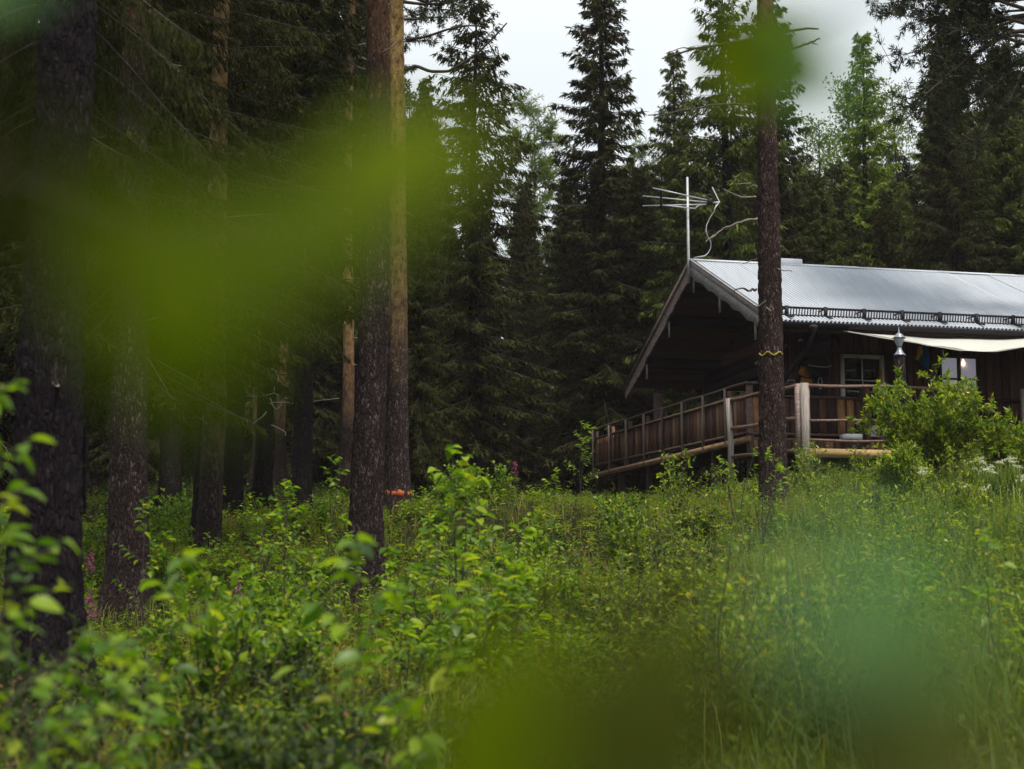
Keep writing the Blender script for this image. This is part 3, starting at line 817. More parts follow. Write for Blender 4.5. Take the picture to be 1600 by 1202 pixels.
# ------------------------------------------------------------------ things on and about the cabin
def build_things():
    # antenna: mast clamped to the gable apex
    ml = local(-0.12, YR - 0.1, 0)
    ant = empty('roof_antenna', (ml[0], ml[1], 7.25), 0, 'slim metal television antenna on a mast at the gable peak', 'antenna')
    y0 = ml[1]
    def P(px, py, dy=0.0):
        w = W(px, py, y0 + dy)
        return (w[0] - ml[0], w[1] - ml[1], w[2] - 7.25)
    b = P(1078, 446); tp = P(1079.5, 277)
    a = Acc(); a.tube([(0, 0, 0), (0, 0, tp[2] * 0.25), (0, 0, tp[2])], [0.034, 0.034, 0.028], 10); a.obj('mast', M['grey_metal'], ant, smooth=True)
    rods = [((1020, 294, -0.5), (1106, 313, -0.05)), ((1004, 306.5, 0.0), (1108, 316.5, 0)), ((1004, 322, 0.35), (1106, 319.5, 0.05)), ((1036, 321, -0.3), (1086, 326, -0.1))]
    for p, q in rods:
        a = Acc(); a.tube([P(*p), P(*q)], 0.016, 8); a.obj('element', M['grey_metal'], ant)
    a = Acc(); a.tube([P(1086, 326, -0.1), P(1090, 322, -0.05), P(1096, 320, 0.0)], 0.014, 6); a.obj('element', M['grey_metal'], ant)
    a = Acc(); a.tube([P(1033, 296.8, -0.43), P(1033, 309.2, 0.0), P(1033, 322, 0.25)], 0.028, 8); a.obj('spacer', M['black_metal'], ant)
    a = Acc()
    p = P(1109, 316); a.box(p[0] - 0.055, p[0] + 0.055, -0.1, 0.1, p[2] - 0.07, p[2] + 0.07); a.obj('junction_box', M['black_metal'], ant)
    a = Acc(); a.tube([P(1113, 317), P(1125, 316)], 0.02, 8); a.obj('boom', M['grey_metal'], ant)
    a = Acc(); a.tube([P(1113, 293, 0.3), P(1124, 315.5), P(1116, 327, -0.3)], 0.014, 6); a.obj('reflector', M['grey_metal'], ant)
    c = [(1119, 320), (1116, 330), (1109, 341), (1104, 352), (1103, 361), (1105, 368), (1109, 374), (1111, 381), (1110, 389), (1106, 396), (1101, 400), (1093, 401), (1086, 402.5), (1081, 406)]
    a = Acc(); a.tube([P(*q, 0.05 * math.sin(i)) for i, q in enumerate(c)], 0.010, 7); a.obj('cable', M['grey_metal'], ant, smooth=True)

    # lantern on a timber post
    p = W(1407, 600, 29.8)
    base = g1(p[0], p[1]) - 0.1
    lp = empty('lamp_post', (p[0], p[1], base), 0, 'bell shaped metal garden lantern on a round bark covered post beside the bush', 'lamp post')
    zt = W(1407, 556, 29.8)[2] - base
    a = Acc(); a.tube([(0, 0, 0), (0.01, 0, zt * 0.5), (0, 0, zt)], [0.11, 0.105, 0.10], 14); a.obj('post', M['bark_dark'], lp, smooth=True)
    a = Acc(); a.lathe([(0.0, 0), (0.115, 0), (0.118, 0.015), (0.085, 0.04), (0.055, 0.09), (0.038, 0.15), (0.035, 0.175), (0.055, 0.185), (0.05, 0.2), (0, 0.2)], 20, (0, 0, zt)); a.obj('lantern_foot', M['zinc'], lp, smooth=True)
    a = Acc(); a.lathe([(0.055, 0.2), (0.08, 0.26), (0.10, 0.335), (0.095, 0.335), (0.075, 0.26), (0.05, 0.203)], 20, (0, 0, zt)); g = a.obj('lantern_glass', M['clear'], lp, smooth=True)
    a = Acc(); a.lathe([(0.022, 0.2), (0.022, 0.29), (0.03, 0.31), (0, 0.315)], 12, (0, 0, zt)); a.obj('lamp_holder', M['zinc'], lp)
    for k in range(4):
        t = k * math.pi / 2 + 0.5
        a = Acc(); a.tube([(0.052 * math.cos(t), 0.052 * math.sin(t), zt + 0.2), (0.09 * math.cos(t), 0.09 * math.sin(t), zt + 0.335)], 0.005, 6); a.obj('lantern_rib', M['zinc'], lp)
    a = Acc(); a.lathe([(0.0, 0.332), (0.125, 0.332), (0.122, 0.345), (0.09, 0.36), (0.078, 0.39), (0.05, 0.42), (0.02, 0.432), (0.014, 0.45), (0.018, 0.465), (0.008, 0.48), (0.004, 0.55), (0, 0.56)], 20, (0, 0, zt)); a.obj('lantern_cap', M['zinc'], lp, smooth=True)

    # sun sail under the gutter
    n, m = 40, 12
    a = Acc()
    V = []
    for i in range(n + 1):
        s = i / n
        back = np.array([1.43 + s * 6.0, YE0 + 0.02, 5.37 - 0.10 * math.sin(math.pi * s) + 0.18 * s * s])
        yf = YE0 - 2.3 * (1 - (1 - min(1, s / 0.4)) ** 2)
        zf = float(np.interp(s, [0, .06, .12, .25, .4, .58, .755, 1], [5.37, 5.2, 5.05, 4.80, 4.66, 4.68, 4.80, 5.1]))
        front = np.array([1.43 + s * 3.7, yf, zf])
        for j in range(m + 1):
            t = j / m
            q = back + (front - back) * t
            q[2] -= 0.10 * math.sin(math.pi * t) * math.sin(math.pi * s) + 0.01 * math.sin(t * 9 + s * 23)
            V.append(q)
    f = [(i * (m + 1) + j, (i + 1) * (m + 1) + j, (i + 1) * (m + 1) + j + 1, i * (m + 1) + j + 1) for i in range(n) for j in range(m)]
    a.add(V, f)
    me = a.mesh('sun_sail', M['sail'], True)
    o = link('sun_sail', me, None, local(0, 0, 0), (0, 0, ROT))
    so = o.modifiers.new('thickness', 'SOLIDIFY'); so.thickness = 0.004
    tag(o, 'cream cloth sun sail sagging below the gutter over the door', 'sun sail')

    # flag hanging beside the lantern
    fl = empty('flag', local(4.26, 0.6, 5.25), ROT, 'small blue and yellow flag hanging limp right of the lantern', 'flag')
    def folds(pts, name, mt):
        a = Acc()
        nn = 10
        V = []
        for i in range(nn + 1):
            t = i / nn
            for q in (0, 1):
                (x0, z0), (x1, z1) = pts[0], pts[1]
                lx = lerp(x0, pts[2][0], t); lz = lerp(z0, pts[2][1], t)
                rx = lerp(x1, pts[3][0], t); rz = lerp(z1, pts[3][1], t)
                V.append((lx if q == 0 else rx, 0.03 * math.sin(t * 7 + q * 1.5), lz if q == 0 else rz))
        a.add(V, [(2 * i, 2 * i + 1, 2 * i + 3, 2 * i + 2) for i in range(nn)])
        o = a.obj(name, mt, fl, smooth=True)
        s = o.modifiers.new('thickness', 'SOLIDIFY'); s.thickness = 0.006
    folds([(-0.02, 0.22), (0.10, 0.25), (-0.10, -0.06), (0.03, -0.1)], 'yellow_cloth', M['flag_yellow'])
    folds([(0.08, 0.22), (0.22, 0.25), (-0.02, -0.10), (0.24, -0.32)], 'blue_cloth', M['flag_blue'])
    a = Acc(); a.tube([(0.1, 0.02, 0.0), (0.12, 0.03, 0.48)], 0.012, 6); a.obj('flag_stick', M['pole'], fl)

    # kettle barbecue with a hung white tool, on the deck in front of the wall
    bq = empty('barbecue', local(1.2, 0.62, 3.38), ROT, 'black kettle barbecue with raised shiny lid left of the glazed door', 'barbecue')
    a = Acc(); a.lathe([(0.0, 0.62), (0.16, 0.64), (0.25, 0.74), (0.285, 0.88), (0.285, 0.9), (0.0, 0.9)], 24); a.obj('bowl', M['black_metal'], bq, smooth=True)
    a = Acc(); a.lathe([(0.29, 0.91), (0.27, 1.04), (0.19, 1.15), (0.06, 1.20), (0, 1.2)], 24); a.obj('lid', M['black_metal'], bq, smooth=True)
    a = Acc(); a.tube([(-0.09, -0.02, 1.18), (-0.07, -0.03, 1.25), (0.07, -0.03, 1.25), (0.09, -0.02, 1.18)], 0.012, 6); a.obj('lid_handle', M['grey_metal'], bq)
    for k in range(3):
        t = k * 2.094 + 0.4
        a = Acc(); a.tube([(0.15 * math.cos(t), 0.15 * math.sin(t), 0.66), (0.3 * math.cos(t), 0.3 * math.sin(t), 0.0)], 0.014, 6); a.obj('leg', M['grey_metal'], bq)
    pan = empty('hanging_pan', local(1.97, 0.98, 5.0), ROT, 'shallow black bowl with bright rim hung on the wall left of the door', 'pan')
    a = Acc()
    a.lathe([(0.0, -0.17), (0.12, -0.14), (0.24, -0.05), (0.31, 0.06), (0.30, 0.06), (0.22, -0.03), (0, -0.13)], 24); a.obj('bowl', M['black_metal'], pan, smooth=True, rot=(1.15, 0, 0.25))
    a = Acc(); a.tube([(0.31 * math.cos(t), 0.31 * math.sin(t), 0.065) for t in np.linspace(-2.6, -0.3, 16)], 0.013, 6); a.obj('rim', M['grey_metal'], pan, rot=(0.35, 0, 0.0))
    tk = empty('tally_board', local(2.08, 1.08, 4.55), ROT, 'narrow black board with a white ring shaped mark hung on the wall', 'sign')
    a = Acc(); a.box(-0.17, 0.17, -0.02, 0.02, -0.3, 0.42); a.obj('board', M['black_metal'], tk)
    a = Acc(); a.tube([(0.055 * math.sin(t) * 0.8, -0.03, 0.13 * math.cos(t) + 0.1) for t in np.linspace(0, 2 * math.pi, 17)], 0.016, 6); a.obj('ring_mark', M['grey_metal'], tk)
    for i, (x, z, h) in enumerate(((1.70, 4.80, 0.20), (1.73, 4.53, 0.22))):
        sh = Acc(); sh.prism([(-0.03, 0), (0.0, 0), (0.0, h), (-0.03, h)], 'x', -0.13, 0.13)
        o = sh.obj('amber_board', M['amber'], None, loc=local(x, 1.09, z), rot=(0, 0.35 - i * 0.15, ROT))
        tag(o, ('upper' if i == 0 else 'lower') + ' of two tilted amber boards hung on the wall beside the black bowl', 'board')
    lt = Acc(); lt.box(-0.035, 0.035, -0.04, 0.0, -0.9, 0.35)
    o = lt.obj('amber_board', M['amber'], None, loc=local(3.54, 1.1, 4.65), rot=(0, 0, ROT)); tag(o, 'narrow amber wooden strip standing against the right side of the glazed door', 'board')
    # porch spot lamp
    sp = empty('porch_lamp', local(1.45, 0.6, 5.5), ROT, 'small round porch lamp hung under the eaves left of the door', 'lamp')
    a = Acc(); a.tube([(0, 0, 0.0), (0, 0, 0.75)], 0.008, 6); a.obj('cord', M['black_metal'], sp)
    a = Acc(); a.lathe([(0.0, 0.06), (0.02, 0.06), (0.07, 0.0), (0.065, 0.0), (0.0, 0.04)], 16); a.obj('lamp_shade', M['grey_metal'], sp, smooth=True)
    # boxes on the deck
    def crate(loc, sx, sy, sz, mt, label, body=None, lid=0.035):
        e = empty('storage_box', loc, ROT, label, 'box')
        a = Acc()
        a.box(-sx, sx, -sy, sy, 0, sz); a.obj('body', M[body or mt], e)
        a = Acc(); a.box(-sx - 0.015, sx + 0.015, -sy - 0.015, sy + 0.015, sz + 0.001, sz + lid); a.obj('lid', M[mt], e)
        a = Acc(); a.box(-sx * 0.5, sx * 0.5, -sy - 0.012, -sy - 0.002, sz * 0.45, sz * 0.6); a.obj('handle', M['black_metal'], e)
    w = local(2.25, -0.75, 0)
    crate(local(1.82, -1.0, 2.826), 0.17, 0.14, 0.36, 'white_plastic', 'dark wooden box with thick white lid on the landing boards before the planked railing', 'plank_dark', 0.115)
    crate(local(0.35, 8.95, 3.44), 0.15, 0.75, 0.12, 'teal_plastic', 'long pale teal box on the veranda floor behind the railing')
    crate(local(0.35, 7.3, 3.43), 0.15, 0.4, 0.14, 'teal_plastic', 'shorter teal box on the veranda floor nearer the tall pine')
build_things()
# ------------------------------------------------------------------ trees
def vnoise(v): return mnoise.noise(Vector(v))

def trunk_mesh(name, H, r0, mat, sides=20, rings=60, lean=(0, 0), bend=0.0, seed=0, plates=0.0, top_r=0.25, flare=0.5):
    """Tapered trunk with a root flare, slow bends and (plates>0) raised bark."""
    rg = np.random.default_rng(seed)
    ph = rg.uniform(0, 6.28, 4)
    # rings denser near the ground where the picture looks
    zs = H * (np.linspace(0, 1, rings + 1)) - 0.35
    ang = np.linspace(0, 2 * np.pi, sides, endpoint=False)
    V = np.empty((rings + 1, sides, 3))
    for i, z in enumerate(zs):
        t = max(0, z / H)
        r = r0 * ((1 - t) * (1 - top_r) + top_r) * (1 + flare * math.exp(-max(z, 0) / (r0 * 1.7)))
        cx = lean[0] * z + bend * math.sin(z * 0.5 + ph[0])
        cy = lean[1] * z + bend * math.sin(z * 0.43 + ph[1])
        fl = 1 + 0.16 * math.exp(-max(z, 0) / (r0 * 2)) * np.sin(ang * 4 + ph[2]) + 0.025 * np.sin(ang * 3 + z * 1.7 + ph[3])
        V[i, :, 0] = cx + r * fl * np.cos(ang)
        V[i, :, 1] = cy + r * fl * np.sin(ang)
        V[i, :, 2] = z
    if plates > 0:
        s = 17.0
        for i in range(rings + 1):
            if zs[i] > 9: break
            c = V[i].mean(0)
            for j in range(sides):
                p = V[i, j]
                d, _ = mnoise.voronoi(Vector((p[0] * s + 0.5 * math.sin(p[2] * 5), p[1] * s, p[2] * s * 0.28)))
                h = min(1.0, (d[1] - d[0]) * 2.2) * plates + 0.35 * plates * vnoise((p[0] * 40, p[1] * 40, p[2] * 22))
                dirv = p - c; dirv[2] = 0
                V[i, j] = p + dirv / (np.linalg.norm(dirv) + 1e-9) * h
    a = Acc()
    f = np.array([(i * sides + j, i * sides + (j + 1) % sides, (i + 1) * sides + (j + 1) % sides, (i + 1) * sides + j) for i in range(rings) for j in range(sides)])
    a.add(V.reshape(-1, 3), f)
    return a.mesh(name, mat, True)

def spruce_meshes(H, Lmax, seed, zc0=1.5, hang=0.7, dens=1.0, shape=0.8, gap=0.15, mat='spruce', spl=0.20, spw=0.042, stop=99, k=5):
    """(trunk mesh, branch mesh, needle mesh) of a narrow spruce with drooping boughs."""
    rg = np.random.default_rng(seed)
    tr = trunk_mesh('trunk', H, 0.012 * H + 0.02, M['bark_spruce'], 12, 30, seed=seed, top_r=0.04, flare=0.3, bend=0.04)
    wood = Acc(); Ps, Ds, Ns, Ls, Ws = [], [], [], [], []
    z = zc0
    az0 = 0.0
    while z < min(H - 0.15, stop):
        t = (z - zc0) / (H - zc0)
        nb = rg.integers(4, 7)
        az0 += 1.3
        for b in range(nb):
            if rg.random() < gap: continue
            az = az0 + b * 6.283 / nb + rg.normal(0, 0.25)
            L = Lmax * (1 - t) ** shape * rg.uniform(0.6, 1.12) * (1.0 if t > 0.12 else 0.6 + 3.3 * t) + 0.12
            e0 = lerp(-0.25, 0.75, t ** 1.3) + rg.normal(0, 0.12)
            droop = lerp(0.55, 0.15, t) * rg.uniform(0.7, 1.2)
            zb = z + rg.normal(0, 0.08)
            h = np.array([math.cos(az), math.sin(az)])
            s = np.linspace(0, 1, 7)
            rr = s * L
            zz = zb + rr * math.tan(e0) - droop * L * s ** 2 + 0.5 * droop * L * s ** 3.2
            pts = np.stack([h[0] * rr, h[1] * rr, zz], 1)
            wood.tube(pts, np.linspace(0.010 + 0.010 * L, 0.004, 7) * (0.5 if stop < 10 else 1.0), 3, False)
            n = max(5, int(L * 13 * dens))
            u = np.sort(rg.uniform(0.06, 1.0, n * 2))
            pb = np.stack([np.interp(u, s, pts[:, k]) for k in range(3)], 1)
            fwd = np.array([h[0], h[1], 0.0]); sd = np.array([-h[1], h[0], 0.0])
            side = np.where(rg.random(len(u)) < 0.5, -1.0, 1.0)
            tl = (0.10 + 0.42 * L * 0.42 * (1 - u) ** 0.7 * np.minimum(1, u * 5 + 0.3)) * rg.uniform(0.6, 1.25, len(u))
            td = unit(fwd * 0.55 + sd * side[:, None] * rg.uniform(0.3, 1.0, (len(u), 1)) + np.array([0, 0, -1.0]) * hang * rg.uniform(0.2, 1.3, (len(u), 1)))
            for q in range(k):
                v = (q + rg.uniform(0, 0.6, len(u))) / k
                P = pb + td * (tl * v)[:, None] + np.array([0, 0, -1.0]) * (hang * 0.35 * tl * v ** 2)[:, None]
                D = unit(td + np.array([0, 0, -0.5 * hang]) + rg.normal(0, 0.35, (len(u), 3)))
                Ps.append(P); Ds.append(D); Ns.append(rg.normal(0, 1, (len(u), 3)) + np.array([0, 0, 0.8]))
                Ls.append(spl * rg.uniform(0.6, 1.3, len(u)) * (0.6 + 0.4 * min(1, L))); Ws.append(spw * rg.uniform(0.6, 1.3, len(u)))
        z += lerp(0.34, 0.22, t) / max(0.6, dens ** 0.5)
    ned = Acc()
    ned.leaves(np.concatenate(Ps), np.concatenate(Ds), np.concatenate(Ns), np.concatenate(Ls), np.concatenate(Ws), 0.2, 0.4)
    # leading shoot
    return tr, wood.mesh('branches', M['twig'], False), ned.mesh('needles', M[mat])

def put_tree(kind, meshes, x, y, label, group=None, scale=1.0, rz=0.0, dz=0.0, sz=None):
    e = empty(kind, (x, y, g1(x, y) - 0.1 + dz), rz, label, 'tree', group)
    e.scale = (scale, scale, sz or scale)
    tr, br, nd = meshes
    t = link('trunk', tr, e)
    c = link('crown', nd, e)
    if br is not None: link('branches', br, t)
    return e

def pine_crown(seed, z0, z1, R, n, mat='pine', tuft=0.16, bias=None, per=16, sub=5):
    """open pine crown: bent limbs with round needle tufts at the twig ends"""
    rg = np.random.default_rng(seed)
    wood = Acc(); Ps, Ds, Ns, Ls, Ws = [], [], [], [], []
    for i in range(n):
        t = rg.random()
        z = z0 + (z1 - z0) * t
        az = rg.uniform(0, 6.283) if bias is None or rg.random() < 0.4 else bias + rg.normal(0, 0.6)
        L = R * (1 - 0.65 * t) * rg.uniform(0.55, 1.1)
        el = lerp(-0.15, 0.7, t) + rg.normal(0, 0.15)
        p = np.array([0, 0, z]); d = np.array([math.cos(az) * math.cos(el), math.sin(az) * math.cos(el), math.sin(el)])
        pts = [p.copy()]
        for k in range(7):
            d = unit(d + rg.normal(0, 0.14, 3) + np.array([0, 0, 0.03 if k > 3 else -0.03]))
            p = p + d * L / 7; pts.append(p.copy())
        wood.tube(pts, np.linspace(0.012 + 0.012 * L, 0.006, 8), 4, False)
        for k in range(2, 8):
            for q in range(sub):
                b = pts[k]
                td = unit((pts[k] - pts[k - 1]) / L * 7 * 0.6 + rg.normal(0, 0.7, 3))
                tl = rg.uniform(0.15, 0.55)
                e = b + td * tl
                wood.tube([b, b + td * tl * 0.5 + rg.normal(0, 0.02, 3), e], [0.007, 0.005, 0.004], 3, False)
                for c in (0.5, 0.75, 1.0):
                    m = per
                    D = unit(rg.normal(0, 1, (m, 3)) + td * 0.9)
                    Ps.append(np.repeat((b + td * tl * c)[None], m, 0)); Ds.append(D); Ns.append(rg.normal(0, 1, (m, 3)))
                    Ls.append(tuft * rg.uniform(0.6, 1.1, m)); Ws.append(np.full(m, tuft * 0.13))
    nd = Acc(); nd.leaves(np.concatenate(Ps), np.concatenate(Ds), np.concatenate(Ns), np.concatenate(Ls), np.concatenate(Ws), 0.0, 0.5)
    return wood.mesh('branches', M['twig']), nd.mesh('needles', M[mat])

def birch_meshes(H, R, seed, n=9000):
    rg = np.random.default_rng(seed)
    tr = trunk_mesh('trunk', H, 0.12, M['bark_spruce'], 10, 24, seed=seed, top_r=0.1, flare=0.3, bend=0.08)
    wood = Acc(); Ps, Ds = [], []
    for i in range(90):
        t = rg.random()
        z = 2 + (H - 2.2) * t
        az = rg.uniform(0, 6.283)
        L = R * (0.5 + math.sin(math.pi * min(1, t * 0.9 + 0.12))) * 0.8 * rg.uniform(0.5, 1.1)
        s = np.linspace(0, 1, 8)
        pts = np.stack([math.cos(az) * L * s, math.sin(az) * L * s, z + L * (0.9 * s - 0.75 * s ** 2.4)], 1)
        wood.tube(pts, np.linspace(0.02, 0.004, 8), 3, False)
        m = n // 90
        u = rg.uniform(0.25, 1.0, m)
        P = np.stack([np.interp(u, s, pts[:, k]) for k in range(3)], 1) + rg.normal(0, 0.16, (m, 3)) + np.array([0, 0, -1]) * rg.exponential(0.22, (m, 1))
        Ps.append(P); Ds.append(unit(rg.normal(0, 0.7, (m, 3)) + np.array([0, 0, -0.7])))
    P = np.concatenate(Ps); D = np.concatenate(Ds)
    nd = Acc(); nd.leaves(P, D, rg.normal(0, 1, P.shape), rg.uniform(0.07, 0.12, len(P)), rg.uniform(0.05, 0.08, len(P)))
    return tr, wood.mesh('branches', M['twig']), nd.mesh('leaves', M['birch'])

def dead_branch(acc, p, d, L, r, rg, sag=-0.1, fork=2):
    p = np.array(p, float); d = unit(np.array(d, float))
    pts = [p.copy()]
    n = 7
    for k in range(n):
        d = unit(d + rg.normal(0, 0.16, 3) + np.array([0, 0, sag * 0.3]))
        p = p + d * L / n; pts.append(p.copy())
    acc.tube(pts, np.linspace(r, r * 0.3, n + 1), 6)
    for q in range(fork):
        k = rg.integers(2, n)
        dead_branch(acc, pts[k], d + rg.normal(0, 0.6, 3), L * rg.uniform(0.2, 0.45), r * 0.5, rg, sag, 0)

# --- the pines of the clearing: pixel column at the base, row of the base, depth, width in pixels at breast height
def near_pine(px, py, Y, wpx, mat, label, lean=(0, 0), H=17, plates=0.02, seed=0, sides=72, rings=360, bend=0.045, dead=6, crown=None, flare=0.6):
    b = W(px, py, Y)
    x, y = b[0], b[1]
    z = b[2]
    e = empty('pine_tree', (x, y, z), 0, label, 'tree')
    r = wpx / F * Y / 2 / 0.95
    t = link('trunk', trunk_mesh('trunk', H, r, M[mat], sides, rings, lean, bend, seed, plates, 0.2, flare), e)
    rg = np.random.default_rng(seed + 50)
    for i in range(dead):
        zz = rg.uniform(2.0, 8.0); az = rg.uniform(0, 6.283)
        a = Acc(); dead_branch(a, (lean[0] * zz + r * 0.6 * math.cos(az), lean[1] * zz + r * 0.6 * math.sin(az), zz), (math.cos(az), math.sin(az), 0.1), rg.uniform(0.2, 0.9), 0.012, rg, fork=1)
        a.obj('dead_branch', M['dead_twig'], e)
    if crown:
        br, nd = crown
        link('branches', br, t); link('crown', nd, e)
    return e, r

hang_crown = pine_crown(31, 8.6, 16, 3.6, 46, per=12, sub=4)
T = {}
T['a'] = near_pine(65, 1092, 11.4, 98, 'bark_near', 'thickest dark pine trunk standing nearest at the left edge', (0.004, 0), seed=1, plates=0.03, dead=2, H=16)
T['b'] = near_pine(190, 972, 18.6, 58, 'bark_pine', 'broad rough pine trunk second from the left edge with red bark high up', (0.0, 0.0), seed=2, dead=4, crown=hang_crown)
T['c'] = near_pine(320, 885, 23.4, 35, 'bark_olive', 'slim pine trunk with golden upper bark between the broad pines', (0.012, 0), seed=3, sides=48, rings=260, plates=0.014)
T['d'] = near_pine(309, 868, 24.6, 22, 'bark_dark', 'thin dark trunk pressed close behind the slim golden barked pine', (0.016, 0), seed=4, sides=32, rings=160, plates=0.01, dead=3)
T['e'] = near_pine(575, 948, 19.7, 50, 'bark_pine', 'broad rough pine trunk left of the pine with the orange band', (0.0, 0.01), seed=5, dead=3, crown=hang_crown, flare=0.55)
T['f'] = near_pine(622, 806, 27.0, 33, 'bark_gold', 'tall pine with golden upper bark and an orange painted band near its foot', (-0.012, 0), seed=6, bend=0.0, sides=64, rings=320, plates=0.014, dead=3, H=19)
T['g'] = near_pine(1209, 800, 24.0, 40, 'bark_front', 'tall pine in front of the cabin with a yellow band round its trunk', (0.004, 0), seed=7, bend=0.0, dead=0, plates=0.018, H=15.5, flare=0.35)
# painted ring and yellow band
def ring(tree, r, z0, h, mat, name, seed, flare, H, lean, sides=64):
    """a sprayed band that follows the flared foot of the trunk"""
    ph = np.random.default_rng(seed).uniform(0, 6.28, 4)
    a = Acc()
    ang = np.linspace(0, 2 * np.pi, sides, endpoint=False)
    prof = [(-h / 2, -0.004), (-h / 2, 0.0065), (h / 2, 0.0065), (h / 2, -0.004)]
    V = []
    for dz, dr in prof:
        for t in ang:
            z = z0 + dz + 0.012 * math.sin(5 * t + dz * 40) + 0.006 * math.sin(11 * t + dz * 90)
            tt = z / H
            rr = r * ((1 - tt) * 0.8 + 0.2) * (1 + flare * math.exp(-z / (r * 1.7)))
            fl = 1 + 0.16 * math.exp(-z / (r * 2)) * math.sin(4 * t + ph[2]) + 0.025 * math.sin(3 * t + z * 1.7 + ph[3])
            rad_ = rr * fl + dr
            V.append((lean * z + rad_ * math.cos(t), rad_ * math.sin(t), z))
    f = [(i * sides + j, i * sides + (j + 1) % sides, (i + 1) * sides + (j + 1) % sides, (i + 1) * sides + j) for i in range(3) for j in range(sides)]
    a.add(V, f)
    a.obj(name, mat, tree, smooth=True)
e, r = T['f']; ring(e, r, 0.36, 0.10, M['orange_paint'], 'painted_band', 6, 0.6, 19, -0.012)
e, r = T['g']
a = Acc(); _t = np.linspace(-2.75, -0.75, 40)
a.tube([(0.01 + (r * 0.9 + 0.025) * math.cos(t), (r * 0.9 + 0.025) * math.sin(t), 2.37 + 0.025 * math.cos(7 * t + 1.2)) for t in _t], 0.010 + 0.005 * np.sin(np.arange(40) * 1.9), 7)
a.obj('yellow_band', M['yellow_band'], e, smooth=True)
# dead branches of the pine in front of the cabin, measured where they leave the trunk
def front_branches():
    e, r = T['g']
    o = np.array(e.location)
    paths = [([(1183, 452), (1170, 455), (1158, 450), (1147, 453)], 0.02, 'twig'),
             ([(1184, 342), (1165, 345), (1148, 350), (1130, 358), (1118, 366), (1113, 373)], 0.018, 'dead_twig'),
             ([(1118, 366), (1108, 373), (1102, 377)], 0.01, 'dead_twig'),
             ([(1182, 308), (1160, 309), (1148, 305), (1138, 299), (1130, 296)], 0.015, 'dead_twig'),
             ([(1183, 292), (1172, 287), (1150, 287)], 0.011, 'dead_twig'),
             ([(1205, 54), (1230, 50), (1255, 45), (1280, 45)], 0.028, 'twig'), ([(1205, 80), (1240, 76), (1265, 68), (1281, 60)], 0.024, 'twig'), ([(1268, 67), (1278, 70)], 0.01, 'twig'),
             ([(1180, 60), (1140, 68), (1100, 73), (1060, 83), (1035, 92)], 0.024, 'twig'), ([(1085, 76), (1065, 75), (1040, 83)], 0.01, 'twig'),
             ([(1180, 165), (1130, 162), (1080, 170), (1035, 180), (1012, 180)], 0.017, 'twig'),
             ([(1215, 420), (1225, 423), (1238, 424)], 0.012, 'dead_twig'), ([(1182, 405), (1168, 409), (1160, 413)], 0.01, 'twig'),
             ([(1183, 480), (1190, 476), (1196, 470)], 0.013, 'pale_twig'), ([(1205, 487), (1197, 480)], 0.012, 'pale_twig')]
    rg = np.random.default_rng(3)
    for pts, rr, mt in paths:
        a = Acc(); n = len(pts)
        dd = rg.uniform(-0.8, 0.1)
        q = [W(px, py, 24.0 - 0.12 + dd * i / (n - 1)) - o for i, (px, py) in enumerate(pts)]
        if n > 2:
            s = np.linspace(0, n - 1, n * 3)
            q = np.stack([np.interp(s, range(n), [k[c] for k in q]) for c in range(3)], 1) + rg.normal(0, 0.006, (n * 3, 3))
        a.tube(q, np.linspace(rr, rr * 0.45, len(q)), 6)
        a.obj('dead_branch', M[mt], e)
front_branches()
# bare limb of the golden pine reaching right
def limb():
    e, r = T['f']; o = np.array(e.location)
    for pts, rr in (([(632, 110), (650, 103), (672, 112), (700, 112), (725, 98), (750, 80), (775, 55), (792, 36)], 0.035), ([(634, 62), (665, 58), (700, 46), (730, 40), (765, 42)], 0.028)):
        n = len(pts); s = np.linspace(0, n - 1, n * 3)
        q = [W(px, py, 26.8 - 0.05 * i) - o for i, (px, py) in enumerate(pts)]
        q = np.stack([np.interp(s, range(n), [k[c] for k in q]) for c in range(3)], 1)
        a = Acc(); a.tube(q, np.linspace(rr, rr * 0.35, len(q)), 6); a.obj('bare_branch', M['twig'], e)
    br, nd = pine_crown(61, 8.9, 15, 2.6, 26, per=12, sub=4, bias=0.1)
    link('branches', br, e); link('crown', nd, e)
limb()

